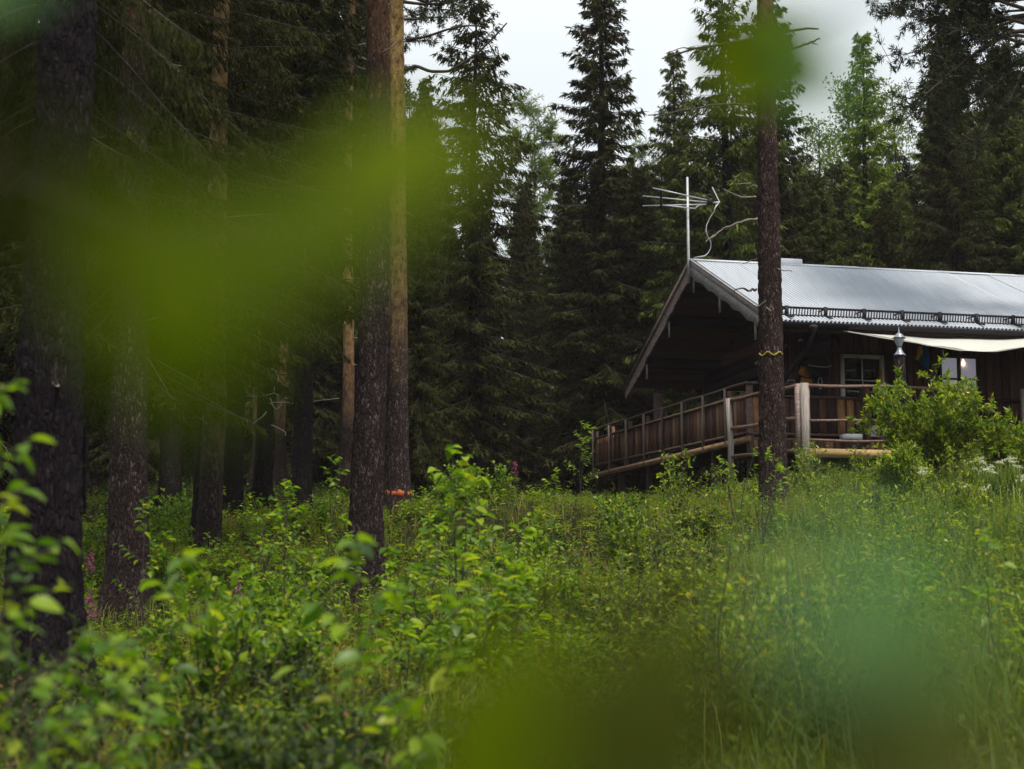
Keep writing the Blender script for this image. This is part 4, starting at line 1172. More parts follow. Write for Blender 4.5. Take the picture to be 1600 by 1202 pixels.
# thinner trunks standing deeper in the left of the wood
mid = [(258, 795, 32, 24, 'bark_dark', 'dark bare trunk between the second broad pine and the slim golden one', 0.0),
       (413, 782, 34, 26, 'bark_dark', 'dark trunk with pale crooked dead twigs left of the broad centre pine', 0.004),
       (401, 745, 40, 18, 'bark_tan', 'light golden trunk just left of the trunk with pale dead twigs', 0.0),
       (440, 745, 44, 15, 'bark_tan', 'narrow trunk just right of the trunk with pale dead twigs', 0.0),
       (470, 715, 52, 13, 'bark_tan', 'very thin pole like trunk midway between the dead twigs and the centre pine', 0.0),
       (540, 740, 38, 19, 'bark_tan', 'reddish golden trunk half hidden left of the broad centre pine', 0.0),
       (128, 760, 40, 16, 'bark_dark', 'thin dark trunk between the two leftmost broad pines', 0.0),
       ]
for i, (px, py, Y, wpx, mt, lb, ln) in enumerate(mid):
    e, r = near_pine(px, py, Y, wpx, mt, lb, (ln, 0), H=17, plates=0.008, seed=20 + i, sides=24, rings=120, dead=9 if Y < 45 else 5, crown=hang_crown if i in (0, 2, 5) else None)
    if i == 1:
        o = np.array(e.location)
        rg = np.random.default_rng(9)
        for pts, rr in (([(424, 575), (431, 580), (435, 590), (433, 600)], 0.016), ([(433, 600), (429, 606), (428, 614), (405, 620), (385, 618)], 0.014), ([(428, 614), (445, 622), (470, 622)], 0.012),
                        ([(422, 622), (426, 634), (432, 640), (438, 634), (441, 626)], 0.013), ([(416, 644), (409, 652), (395, 662), (375, 668), (352, 676)], 0.017), ([(424, 664), (438, 670), (446, 676), (447, 681)], 0.015), ([(420, 630), (440, 628), (470, 632), (500, 626), (530, 622)], 0.009)):
            n = len(pts); s = np.linspace(0, n - 1, n * 3)
            q = [W(px_, py_, 33.6) - o for px_, py_ in pts]
            q = np.stack([np.interp(s, range(n), [k[c] for k in q]) for c in range(3)], 1) + rg.normal(0, 0.005, (n * 3, 3))
            a = Acc(); a.tube(q, np.linspace(rr, rr * 0.5, len(q)), 6); a.obj('dead_branch', M['pale_twig'], e)

# --- spruces: five grown shapes, each planted many times
SP = {
    'slender': spruce_meshes(17, 2.1, 101, 2.2, 0.9, 1.15, 0.62, 0.2),
    'dark': spruce_meshes(21, 2.3, 102, 1.5, 0.8, 1.2, 0.7, 0.16, spl=0.22, spw=0.048),
    'full': spruce_meshes(16, 2.7, 103, 0.6, 0.7, 1.25, 0.85, 0.08, mat='spruce_mid', spl=0.21, spw=0.045),
    'light': spruce_meshes(15, 2.2, 104, 0.5, 0.55, 1.25, 0.8, 0.08, mat='spruce_light', spl=0.2, spw=0.045),
    'ragged': spruce_meshes(18, 2.4, 105, 3.0, 1.0, 0.95, 0.65, 0.25, mat='spruce_mid', spl=0.24, spw=0.046),
    'bough': spruce_meshes(22, 3.1, 107, 4.6, 1.0, 1.3, 0.5, 0.08, spl=0.17, spw=0.026, stop=14, k=6),
    'near': spruce_meshes(22, 3.1, 108, 4.6, 0.9, 1.9, 0.5, 0.05, spl=0.11, spw=0.013, stop=9.5, k=9),
    'high': spruce_meshes(20, 2.6, 106, 6.6, 1.0, 1.2, 0.6, 0.12, spl=0.22, spw=0.046),
}
BI = birch_meshes(13, 2.0, 111)
SMALLP = (trunk_mesh('trunk', 12, 0.11, M['bark_spruce'], 10, 24, seed=9, top_r=0.06, flare=0.2),) + pine_crown(112, 3.0, 12.0, 2.0, 60, 'birch', 0.2, per=8, sub=3)

def plant(kind, key, px, Y, ytop, label, H0, rz=0.0, wide=1.0, group=None):
    """tree at pixel column px and depth Y whose tip reaches pixel row ytop"""
    x = W(px, 700, Y)[0]
    base = g1(x, Y) - 0.1
    tip = W(px, ytop, Y)[2]
    s = (tip - base) / H0
    return put_tree(kind, key, x, Y, label, group, s * wide, rz, 0, s)

plant('spruce_tree', SP['slender'], 740, 42, -8, 'slender hanging spruce with its tip at the top edge left of the sky gap', 17, 0.4, 1.45)
plant('spruce_tree', SP['dark'], 942, 51, -75, 'tall black green spruce standing out against the sky left of the antenna', 21, 1.0, 1.35)
plant('spruce_tree', SP['full'], 1062, 56, 78, 'pointed full spruce with its tip just left of the tall front pine', 16, 2.0, 1.0)
plant('spruce_tree', SP['ragged'], 1142, 48, -40, 'tall ragged spruce just left behind the tall front pine', 18, 0.3, 1.4)
plant('spruce_tree', SP['dark'], 1218, 52, -30, 'tall dark spruce just right behind the tall front pine', 21, 2.3, 1.2)
plant('spruce_tree', SP['light'], 1366, 60, 48, 'lighter green pointed spruce behind the middle of the roof', 15, 0.7, 1.05)
plant('spruce_tree', SP['dark'], 1500, 52, 20, 'dark spruce behind the right part of the roof', 21, 0.1, 1.35)
plant('spruce_tree', SP['full'], 1588, 50, 70, 'broad dark spruce at the right edge above the roof', 16, 1.9, 1.0)
plant('pine_tree', SMALLP, 836, 72, 182, 'small pale young pine seen in the sky gap between two dark spruces', 12, 0)
plant('pine_tree', SMALLP, 1006, 74, 255, 'small pale young pine peeping out left of the antenna', 12, 1.4, 0.9)
plant('birch_tree', BI, 1290, 66, 175, 'airy light green birch between the tall front pine and the light spruce', 13, 0.3, 1.0)
plant('birch_tree', BI, 1412, 70, 125, 'airy light green birch right behind the light pointed spruce', 13, 1.3, 0.8)
plant('birch_tree', BI, 1340, 72, 110, 'airy pale birch left behind the light pointed spruce', 13, 2.3, 0.8)
plant('spruce_tree', SP['full'], 660, 48, 120, 'full dark spruce behind the golden barked pine', 16, 0.9, 0.9)
plant('spruce_tree', SP['slender'], 654, 35, 230, 'slim young spruce right beside the golden barked pine', 17, 0.9, 0.9)
# pine with open crown at the top right
def right_pine():
    Y = 33.0
    x = W(1640, 700, Y)[0]
    e = empty('pine_tree', (x, Y, g1(x, Y) - 0.1), 0, 'open crowned pine reaching in from the top right corner', 'tree')
    t = link('trunk', trunk_mesh('trunk', 17, 0.2, M['bark_front'], 20, 60, seed=77, top_r=0.3), e)
    br, nd = pine_crown(71, 8.6, 16.5, 3.6, 72, tuft=0.17, bias=math.pi, per=14, sub=5)
    link('branches', br, t); link('crown', nd, e)
right_pine()
def left_spruces():
    # near dark spruces whose boughs darken the upper left
    rows = [(62, 13.4, -2300, 'near', 0.62, 'nearest dark spruce hidden behind the leftmost trunk, its boughs filling the top left'),
            (196, 20.2, -700, 'bough', 1.15, 'near dark spruce hanging its boughs over the second broad pine'),
            (322, 25.2, -560, 'bough', 1.1, 'near dark spruce hanging its boughs over the slim golden barked pine'),
            (470, 31, -260, 'high', 1.2, 'dark spruce with high drooping boughs left of the broad centre pine'),
            (365, 33, -230, 'high', 1.2, 'dark high crowned spruce above and behind the slim golden barked pine'),
            (272, 31.5, -240, 'high', 1.2, 'dark high crowned spruce right behind the second broad pine'),
            (120, 34, -200, 'high', 1.2, 'dark high crowned spruce behind the gap between the two leftmost pines'),
            (-10, 32, -200, 'dark', 1.3, 'dark full spruce at the left edge behind the nearest trunk'),
            (545, 46, -120, 'high', 1.2, 'dark high crowned spruce behind the broad centre pine'),
            (425, 56, -80, 'dark', 1.3, 'dark full spruce in the wood behind the pale dead twigs')]
    for i, (px, Y, yt, k, w, lb) in enumerate(rows):
        plant('spruce_tree', SP[k], px, Y, yt, lb, {'ragged': 18, 'dark': 21, 'full': 16, 'slender': 17, 'high': 20, 'bough': 22, 'near': 22}[k], i * 1.7, w)
left_spruces()
def forest():
    rg = np.random.default_rng(77)
    names = ['dark', 'full', 'ragged', 'slender']
    n = 0
    for Y in (50, 56, 63, 71, 80, 90):
        px = -120 + rg.uniform(0, 60)
        while px < 1720:
            ok = True
            x = W(px, 700, Y)[0]
            # rows of tips follow the skyline; the sky gap stays open
            if px < 600: top = rg.uniform(-60, 60) if px > 300 else rg.uniform(40, 140)
            elif px < 700: top = rg.uniform(120, 260)
            elif px < 870: top = rg.uniform(280, 400)
            elif px < 1000: top = rg.uniform(250, 380)
            elif px < 1260: top = rg.uniform(200, 330)
            elif px < 1440: top = rg.uniform(230, 330)
            else: top = rg.uniform(90, 260)
            if 760 < px < 880 and Y < 60: ok = False
            if 225 < px < 560 and Y < 58: ok = False
            k = names[rg.integers(0, 4)] if px > 850 else ['dark', 'dark', 'slender'][rg.integers(0, 3)]
            if ok:
                plant('spruce_tree', SP[k], px, Y + rg.uniform(-2, 2), top, ('dark spruce of the dense wood at the left behind the bare pine trunks' if px < 620 else 'dark spruce of the wood between the golden barked pine and the cabin gable' if px < 1050 else 'dark spruce of the tree line rising behind the cabin roof'), {'dark': 21, 'full': 16, 'ragged': 18, 'slender': 17}[k], rg.uniform(0, 6), rg.uniform(1.0, 1.4) * (1.0 if top > 150 else 0.9), ('dark spruces of the left wood' if px < 620 else 'dark spruces of the middle wood' if px < 1050 else 'dark spruces behind the roof'))
                n += 1
            px += rg.uniform(70, 110) * 60 / Y * 0.85
forest()
# ------------------------------------------------------------------ undergrowth that nobody could count
def wedge(n, y0, y1, rg, pw=1.0, marg=1.2):
    """points on the ground inside the view, denser near the camera as y**-pw"""
    u = rg.random(n)
    y = y0 + (y1 - y0) * u ** pw
    x = rg.uniform(-1, 1, n) * (0.33 * y + marg)
    return x, y

def clear_of(x, y):
    """false under the cabin and its deck"""
    c, s = math.cos(ROT), math.sin(ROT)
    dx, dy = x - OX, y - OY
    lx, ly = dx * c + dy * s, -dx * s + dy * c
    return ~((lx > -0.1) & (ly > -2.6) & (ly < 12.5))

def crest(x, y):
    """plants stay low on the dry crest before the deck"""
    return 1 - 0.5 / (1 + np.exp(-(y - 25) * 0.9)) / (1 + np.exp((x - 0.2 * y) * 2)) / (1 + np.exp(-(x + 1.5) * 2))

def shoots(name, n, y0, y1, seed, mat, hmin, hmax, k, ll, lw, keep, label, pw=1.0, elev=(0.1, 0.8), stem=True):
    rg = np.random.default_rng(seed)
    x, y = wedge(n, y0, y1, rg, pw)
    m = clear_of(x, y) & keep(x, y, rg)
    x, y = x[m], y[m]
    n = len(x)
    z = gz(x, y) - 0.02
    h = rg.uniform(hmin, hmax, n) * rg.uniform(0.6, 1.25, n) * crest(x, y)
    lean = rg.normal(0, 0.22, (n, 2))
    t = np.tile((np.arange(k) + 0.5) / k, (n, 1)) ** 0.8 + rg.normal(0, 0.04, (n, k))
    t = np.clip(t, 0.12, 1.0)
    az = np.arange(k)[None, :] * 2.4 + rg.uniform(0, 6.28, (n, 1)) + rg.normal(0, 0.3, (n, k))
    el = rg.uniform(*elev, (n, k))
    P = np.stack([x[:, None] + lean[:, :1] * h[:, None] * t ** 1.5, y[:, None] + lean[:, 1:] * h[:, None] * t ** 1.5, z[:, None] + h[:, None] * t], -1)
    off = 0.05 * (1 - t) + 0.005
    P[..., 0] += np.cos(az) * off; P[..., 1] += np.sin(az) * off
    D = np.stack([np.cos(az) * np.cos(el), np.sin(az) * np.cos(el), np.sin(el) * 0.8 - 0.1], -1)
    sz = (1.15 - 0.5 * t) * rg.uniform(0.7, 1.3, (n, k))
    N = np.stack([-np.cos(az) * 0.3, -np.sin(az) * 0.3, np.ones_like(az)], -1) + rg.normal(0, 0.35, (n, k, 3))
    a = Acc()
    a.leaves(P.reshape(-1, 3), D.reshape(-1, 3), N.reshape(-1, 3), (ll * sz).ravel(), (lw * sz).ravel(), 0.15)
    if stem:
        top = np.stack([x + lean[:, 0] * h, y + lean[:, 1] * h, z + h], 1)
        b0 = np.stack([x, y, z], 1)
        a.leaves(b0, top - b0, rg.normal(0, 1, (n, 3)), h * 1.02, 0.008, 0.0)
    tag(a.obj(name, M[mat]), label, kind='stuff')

def blades(name, n, y0, y1, seed, mat, hmin, hmax, w, keep, label, pw=1.0, tuft=7, heads=None, spread=0.06):
    rg = np.random.default_rng(seed)
    x, y = wedge(n // tuft, y0, y1, rg, pw)
    m = clear_of(x, y) & keep(x, y, rg)
    x, y = x[m], y[m]
    hh = np.repeat(rg.uniform(0.7, 1.2, len(x)), tuft)
    x = np.repeat(x, tuft) + rg.normal(0, spread, len(x) * tuft)
    y = np.repeat(y, tuft) + rg.normal(0, spread, len(y) * tuft)
    n = len(x)
    z = gz(x, y) - 0.02
    h = rg.uniform(hmin, hmax, n) * hh * crest(x, y)
    az = rg.uniform(0, 6.28, n)
    ln = rg.uniform(0.05, 0.95, n)
    d = np.stack([np.cos(az), np.sin(az), np.zeros(n)], 1)
    s = np.stack([-np.sin(az + rg.normal(0, 0.8, n)), np.cos(az), np.zeros(n)], 1); s = unit(s)
    b = np.stack([x, y, z], 1)
    up = np.array([0, 0, 1.0])
    p1 = b + up * (h * 0.55)[:, None] + d * (h * ln * 0.3)[:, None]
    p2 = b + up * (h * (1 - 0.35 * ln))[:, None] + d * (h * ln)[:, None]
    wv = (w * rg.uniform(0.6, 1.3, n))[:, None] / 2
    V = np.stack([b - s * wv, b + s * wv, p1 + s * wv * 0.8, p1 - s * wv * 0.8, p2], 1).reshape(-1, 3)
    o = np.arange(n)[:, None] * 5
    a = Acc()
    a.add(V, o + [0, 1, 2, 3])
    a.Fa.append(o + [3, 2, 4])
    tag(a.obj(name, M[mat]), label, kind='stuff')
    if heads:
        pick = rg.random(n) < heads
        q = p2[pick]
        k = 5
        P = np.repeat(q, k, 0) - up * (np.tile(np.arange(k), len(q)) * 0.025)[:, None]
        D = unit(rg.normal(0, 0.5, P.shape) + np.array([0, 0, 0.9]))
        g = Acc(); g.leaves(P, D, rg.normal(0, 1, P.shape), rg.uniform(0.03, 0.07, len(P)), 0.010)
        tag(g.obj('grass_seed_heads', M['seed']), 'brownish seed heads nodding over the grass of the slope', kind='stuff')

# how grassy a place is: the slope below the cabin and to the right
def grassy(x, y): return 1 / (1 + np.exp(-(x - (1.2 - 0.055 * (y - 10)) + 0.8 * np.sin(y * 0.5)) * 1.6))
def is_left(x, y, rg): return rg.random(len(x)) > grassy(x, y) * 0.93
def is_right(x, y, rg): return rg.random(len(x)) < grassy(x, y)
def far_right(x, y, rg): return rg.random(len(x)) < 1 / (1 + np.exp(-(x - 0.12 * y) * 2.0))
def slope(x, y, rg): return rg.random(len(x)) < grassy(x, y) * 0.9 / (1 + np.exp((x - 0.15 * y) * 1.5))
def clump(x, y, ph=0.0):
    return 0.5 + 0.5 * np.sin(x * 1.7 + 0.8 * np.sin(y * 0.9 + ph) + ph) * np.sin(y * 1.35 + 0.9 * np.sin(x * 1.1) + 2 * ph)
def left_clump(x, y, rg): return is_left(x, y, rg) & (rg.random(len(x)) < np.clip(clump(x, y) * 2.6 - 0.95, 0.02, 1))
def left_clump_b(x, y, rg): return is_left(x, y, rg) & (rg.random(len(x)) < np.clip(clump(x, y, 1.3) * 2.8 - 1.2, 0.02, 1))
def thin(p): return lambda x, y, rg: rg.random(len(x)) < p
def bil(x, y, rg): return (np.sin(x * 1.1 + 2) * np.sin(y * 0.8 + 0.5) + rg.normal(0, 0.35, len(x)) > 0.0) & (rg.random(len(x)) > grassy(x, y) * 0.8)

shoots('ground_leaves', 12000, 8, 36, 201, 'ground_leaf', 0.10, 0.36, 15, 0.085, 0.045, left_clump, 'low leafy undergrowth of the clearing', 1.25)
shoots('ground_leaves', 5200, 12, 36, 202, 'leaf', 0.2, 0.6, 16, 0.095, 0.062, left_clump_b, 'taller leafy herbs rising from the undergrowth', 1.2)
shoots('bilberry_cover', 11000, 4.2, 30, 203, 'bilberry', 0.10, 0.30, 15, 0.05, 0.032, is_left, 'dark bilberry scrub in the foreground', 1.2, (0.2, 1.0))
shoots('slope_herbs', 9500, 6, 36, 204, 'ground_leaf', 0.15, 0.55, 16, 0.07, 0.03, is_right, 'small herbs among the grass of the slope', 1.2)
shoots('rust_herbs', 900, 9, 30, 206, 'rust_leaf', 0.15, 0.5, 14, 0.06, 0.022, left_clump_b, 'dry reddish herbs scattered through the undergrowth', 1.2)
shoots('edge_cover', 5200, 30, 62, 205, 'bilberry', 0.2, 0.55, 10, 0.10, 0.06, thin(1.0), 'dark scrub under the trees of the wood', 1.2)
blades('slope_grass', 62000, 5, 38, 211, 'grass', 0.18, 0.5, 0.011, thin(0.55), 'olive grass on the slope below the cabin', 1.2, heads=0.035)
blades('meadow_grass', 52000, 5, 34, 212, 'grass_blue', 0.25, 0.62, 0.019, far_right, 'long green grass on the right of the slope', 1.2, tuft=16, spread=0.10)
blades('clearing_grass', 7000, 4.5, 30, 213, 'grass', 0.15, 0.4, 0.010, is_left, 'sparse grass between the leafy undergrowth', 1.2)

# ------------------------------------------------------------------ shrubs, saplings and flowers that can be told apart
def leaf_blade(name, mat, L, Wd, curl=0.25, fold=0.35, rows=6, serr=0.0):
    """one broad leaf with midrib fold and arched length, along +Y, origin at the stalk"""
    a = Acc(); V = []
    for i in range(rows + 1):
        t = i / rows
        w = Wd / 2 * (math.sin(math.pi * t ** 0.8) ** 0.75 if 0 < t < 1 else 0.02) * (1 + serr * (i % 2 - 0.5))
        y = L * t; z = -curl * L * t * t
        V += [(-w, y, z + fold * w), (0, y, z), (w, y, z + fold * w)]
    f = []
    for i in range(rows):
        for j in (0, 1):
            q = i * 3 + j
            f.append((q, q + 1, q + 4, q + 3))
    a.add(V, f)
    a.tube([(0, -L * 0.22, 0.01 * L), (0, 0, 0)], L * 0.012, 4)
    return a.mesh(name, mat, True)
LEAF = [leaf_blade('leaf', M['leaf'], 1.0, 0.62, c, f) for c, f in ((0.25, 0.35), (0.45, 0.2), (0.1, 0.5))]
LEAFN = [leaf_blade('leaf', M['willow'], 1.0, 0.36, c, f) for c, f in ((0.3, 0.35), (0.15, 0.5))]

def leaf_at(parent, p, d, up, size, meshes, rg):
    """a separate leaf object pointing along d"""
    d = Vector(d).normalized(); u = Vector(up)
    s = d.cross(u).normalized(); n = s.cross(d)
    from mathutils import Matrix
    m = Matrix((s, d, n)).transposed().to_euler()
    return link('leaf', meshes[int(rg.integers(0, len(meshes)))], parent, p, m, (size,) * 3)

def Ynear(y): return y < 7

def sapling(x, y, h, label, seed, nleaf=46, size=0.09, stems=1, spread=0.18, narrow=False, z=None, lean=(0, 0), crown0=0.25, group=None):
    rg = np.random.default_rng(seed)
    zb = g1(x, y) - 0.03 if z is None else z
    e = empty('sapling', (x, y, zb), 0, label, 'sapling', group)
    for s in range(stems):
        az = rg.uniform(0, 6.28); sp = spread * (0.3 if stems == 1 else 1.0)
        hh = h * (1 if s == 0 else rg.uniform(0.6, 0.95))
        tt = np.linspace(0, 1, 9)
        pts = np.stack([lean[0] * hh * tt + math.cos(az) * sp * h * tt ** 1.4 + 0.015 * np.sin(tt * 9 + s), lean[1] * hh * tt + math.sin(az) * sp * h * tt ** 1.4, hh * tt], 1)
        a = Acc(); a.tube(pts, np.linspace(0.004 + 0.005 * h, 0.002, 9) * (0.6 if Ynear(y) else 1), 6); a.obj('stem', M['twig'], e)
        m = nleaf // stems
        nb = max(4, m // 5)
        k = 0
        for b in range(nb):
            t0 = crown0 + (1 - crown0) * (b + 0.5) / nb
            p0 = np.array([np.interp(t0, tt, pts[:, c]) for c in range(3)])
            baz = b * 2.4 + rg.uniform(0, 0.6); bl = h * 0.28 * (1.15 - t0) + 0.04
            bd = unit(np.array([math.cos(baz), math.sin(baz), 0.75]))
            p1 = p0 + bd * bl
            tw = Acc(); tw.tube([p0, p0 + bd * bl * 0.5 + np.array([0, 0, 0.01]), p1], [0.004, 0.003, 0.0015], 4)
            tw.obj('twig', M['twig'], e)
            for q in range(6):
                v = (q + 1) / 6
                pp = p0 + (p1 - p0) * v
                la = baz + (1 if q % 2 else -1) * rg.uniform(0.4, 1.3)
                d = np.array([math.cos(la), math.sin(la), rg.uniform(-0.45, 0.35)])
                leaf_at(e, pp, d, (rg.normal(0, 0.35), rg.normal(0, 0.35), 1), size * rg.uniform(0.6, 1.15), LEAFN if narrow else LEAF, rg)
        for q in range(4):
            la = q * 1.6 + rg.uniform(0, 1)
            leaf_at(e, pts[-1] - np.array([0, 0, 0.02 * q]), (math.cos(la), math.sin(la), 0.6), (0, 0.2, 1), size * 0.8, LEAFN if narrow else LEAF, rg)
    return e

def pt(px, py, Y):
    w = W(px, py, Y)
    return w[0], w[1]
def sap(px, Y, ytop, label, seed, **k):
    x = W(px, 700, Y)[0]
    zb = g1(x, Y)
    return sapling(x, Y, W(px, ytop, Y)[2] - zb, label, seed, **k)

sap(722, 12.5, 692, 'tallest leafy sapling standing dark stemmed left of the cabin slope', 301, nleaf=120, size=0.105, stems=2, spread=0.07, lean=(0.01, 0), crown0=0.3)
sap(795, 12.8, 815, 'leafy sapling right of the tallest sapling, leaning to the right', 302, nleaf=60, size=0.125, stems=2, spread=0.1, lean=(0.05, 0))
sap(672, 13.2, 815, 'bushy low sapling left of the tallest sapling', 303, nleaf=84, size=0.115, stems=3, spread=0.2)
sap(762, 11.6, 850, 'low broad leaved sapling in front of the tallest sapling', 304, nleaf=66, size=0.12, stems=3, spread=0.2)
sap(700, 15.5, 800, 'leafy sapling behind the tallest one, its leaves against the grass', 331, nleaf=110, size=0.11, stems=4, spread=0.25)
sap(640, 16.0, 840, 'leafy sapling at the right foot of the broad centre pine', 332, nleaf=100, size=0.105, stems=4, spread=0.25)
sap(735, 10.5, 900, 'dense low sapling under the tallest one with big leaves', 333, nleaf=90, size=0.11, stems=4, spread=0.3)
sap(820, 14.2, 860, 'small sapling at the right end of the leafy clump', 334, nleaf=70, size=0.10, stems=3, spread=0.25)
sap(640, 11.0, 930, 'low leafy sapling before the foot of the broad centre pine', 335, nleaf=80, size=0.10, stems=4, spread=0.25)
sap(500, 16.5, 830, 'bright leafy sapling in the clearing left of the broad centre pine', 336, nleaf=90, size=0.09, stems=4, spread=0.3)
sap(350, 14.0, 900, 'low leafy sapling in the middle of the left clearing', 337, nleaf=80, size=0.09, stems=4, spread=0.3)
sap(270, 20.0, 830, 'leafy sapling in the shade between the second broad pine and the slim golden one', 338, nleaf=80, size=0.10, stems=4, spread=0.3)
sap(455, 26.0, 765, 'broad leafy sapling at the dark edge of the wood behind the clearing', 339, nleaf=110, size=0.11, stems=5, spread=0.35)
sap(690, 24.0, 775, 'leafy sapling just right of the orange banded pine', 340, nleaf=90, size=0.10, stems=4, spread=0.3)
sap(452, 14.8, 750, 'tall thin sapling with small leaves in front of the dead twigs', 305, nleaf=60, size=0.075, stems=1, crown0=0.35)
sap(390, 17.5, 782, 'round leafy bush behind the slim golden barked pine foot', 306, nleaf=150, size=0.085, stems=6, spread=0.32)
sap(432, 21.0, 770, 'leafy bush in the clearing below the trunk with dead twigs', 307, nleaf=120, size=0.09, stems=5, spread=0.3)
sap(235, 13.8, 775, 'thin sapling standing right against the second broad pine', 308, nleaf=48, size=0.075, stems=1, crown0=0.35)
sap(530, 17.6, 800, 'leafy sapling just left of the foot of the broad centre pine', 309, nleaf=60, size=0.085, stems=3, spread=0.2)
sap(560, 5.2, 838, 'blurred sapling with pale round leaves before the broad centre pine', 310, nleaf=40, size=0.085, stems=1, crown0=0.45, lean=(0.05, 0))
sap(668, 5.0, 905, 'blurred sapling of yellow green leaves low in the middle foreground', 311, nleaf=44, size=0.085, stems=2, spread=0.12)
sap(20, 4.4, 600, 'blurred leafy birch shoot at the left edge with its tip highest', 312, nleaf=110, size=0.075, stems=1, crown0=0.1, lean=(-0.01, 0))
sap(120, 4.8, 790, 'blurred leafy birch shoot before the nearest trunk', 313, nleaf=130, size=0.075, stems=2, spread=0.22, crown0=0.3)
sap(215, 5.6, 860, 'blurred low birch shoot right of the nearest trunk', 314, nleaf=80, size=0.085, stems=2, spread=0.2)
sap(1185, 19.5, 700, 'yellow green sapling at the foot of the tall pine by the cabin', 315, nleaf=72, size=0.075, stems=4, spread=0.22)
sap(1150, 21.5, 697, 'small sapling below the left end of the pole rails', 316, nleaf=54, size=0.075, stems=3, spread=0.2)
sap(1040, 25.5, 708, 'small upright sapling on the crest below the planked railing', 317, nleaf=42, size=0.085, stems=2, spread=0.15)
sap(860, 27, 730, 'small sapling on the crest left of the planked railing', 318, nleaf=36, size=0.09, stems=2, spread=0.15)
sap(905, 34, 655, 'slender green sapling at the far left end of the railing', 319, nleaf=90, size=0.10, stems=3, spread=0.12)
sap(1120, 9.2, 830, 'dark crooked leaning sapling on the slope below the tall pine', 320, nleaf=90, size=0.05, stems=3, spread=0.35, lean=(-0.12, 0), crown0=0.3)
sap(1545, 9.5, 825, 'broad leaved young plant in the grass near the right edge', 321, nleaf=36, size=0.09, stems=2, spread=0.18)
sap(520, 24, 710, 'tall narrow sapling against the dark wood left of the centre pine', 322, nleaf=60, size=0.10, stems=2, spread=0.08, crown0=0.3)
sap(980, 14.5, 850, 'small bushy sapling in the middle of the grass slope', 323, nleaf=72, size=0.06, stems=5, spread=0.4, narrow=True)
sap(1080, 15.5, 790, 'willowy sapling clump on the slope left of the tall pine foot', 324, nleaf=96, size=0.06, stems=6, spread=0.4, narrow=True)
sap(900, 20, 790, 'grey green willow clump on the slope right of the tallest sapling', 325, nleaf=96, size=0.07, stems=6, spread=0.45, narrow=True)
sap(1290, 13, 840, 'green willow clump in the long grass right of the tall pine', 326, nleaf=96, size=0.06, stems=6, spread=0.4, narrow=True)

def willow_bush(px, Y, ytop, wpx, label, seed, n=3600, ll=0.085, stems=36):
    rg = np.random.default_rng(seed)
    x = W(px, 700, Y)[0]
    zb = g1(x, Y) - 0.05
    h = W(px, ytop, Y)[2] - zb
    R = wpx / F * Y / 2
    e = empty('willow_bush', (x, Y, zb), 0, label, 'bush')
    wd = Acc(); Ps, Ds = [], []
    for s in range(stems):
        az = rg.uniform(0, 6.28); rr = R * math.sqrt(rg.random()) * 0.95
        hh = h * (1 - 0.45 * (rr / R) ** 2) * rg.uniform(0.72, 1.02)
        t = np.linspace(0, 1, 8)
        pts = np.stack([math.cos(az) * rr * t ** 1.2, math.sin(az) * rr * t ** 1.2, hh * t], 1) + rg.normal(0, 0.015, (8, 3)) * t[:, None]
        wd.tube(pts, np.linspace(0.014, 0.003, 8), 5, False)
        for b in range(9):
            t0 = rg.uniform(0.25, 1.0)
            p0 = np.array([np.interp(t0, t, pts[:, c]) for c in range(3)])
            d = unit(rg.normal(0, 0.6, 3) + np.array([math.cos(az) * 0.4, math.sin(az) * 0.4, 0.7]))
            L = rg.uniform(0.18, 0.42)
            wd.tube([p0, p0 + d * L], [0.004, 0.002], 3, False)
            m = n // (stems * 9)
            u = rg.uniform(0.1, 1.0, m)
            Ps.append(p0 + d * (L * u)[:, None]); Ds.append(unit(d * 0.7 + rg.normal(0, 0.6, (m, 3))))
    wd.obj('stems', M['twig'], e)
    P = np.concatenate(Ps); D = np.concatenate(Ds)
    # the leaves that show largest (facing the clearing) are single objects, the rest one part
    order = np.argsort(P[:, 1])
    first = order[: min(290, len(order))]
    rest = order[len(first):]
    for i in first: leaf_at(e, P[i], D[i], (rg.normal(0, 0.4), rg.normal(0, 0.4) - 0.2, 1), ll * rg.uniform(0.7, 1.2), LEAFN, rg)
    a = Acc(); a.leaves(P[rest], D[rest], rg.normal(0, 0.5, (len(rest), 3)) + np.array([0, 0, 0.8]), ll * rg.uniform(0.7, 1.25, len(rest)), ll * 0.36 * rg.uniform(0.8, 1.2, len(rest)), 0.2)
    tag(a.obj('leaves', M['willow'], e), kind='stuff')
willow_bush(1452, 28.6, 572, 225, 'big round willow bush in front of the cabin window and lantern', 401, 14000, 0.11, 60)
willow_bush(1592, 28.2, 640, 110, 'smaller yellow green willow bush at the right edge before the cabin', 402, 4000, 0.11, 26)
willow_bush(1405, 26.8, 705, 110, 'low dark leafy bush at the left foot of the big willow bush', 403, 4200, 0.09, 26)

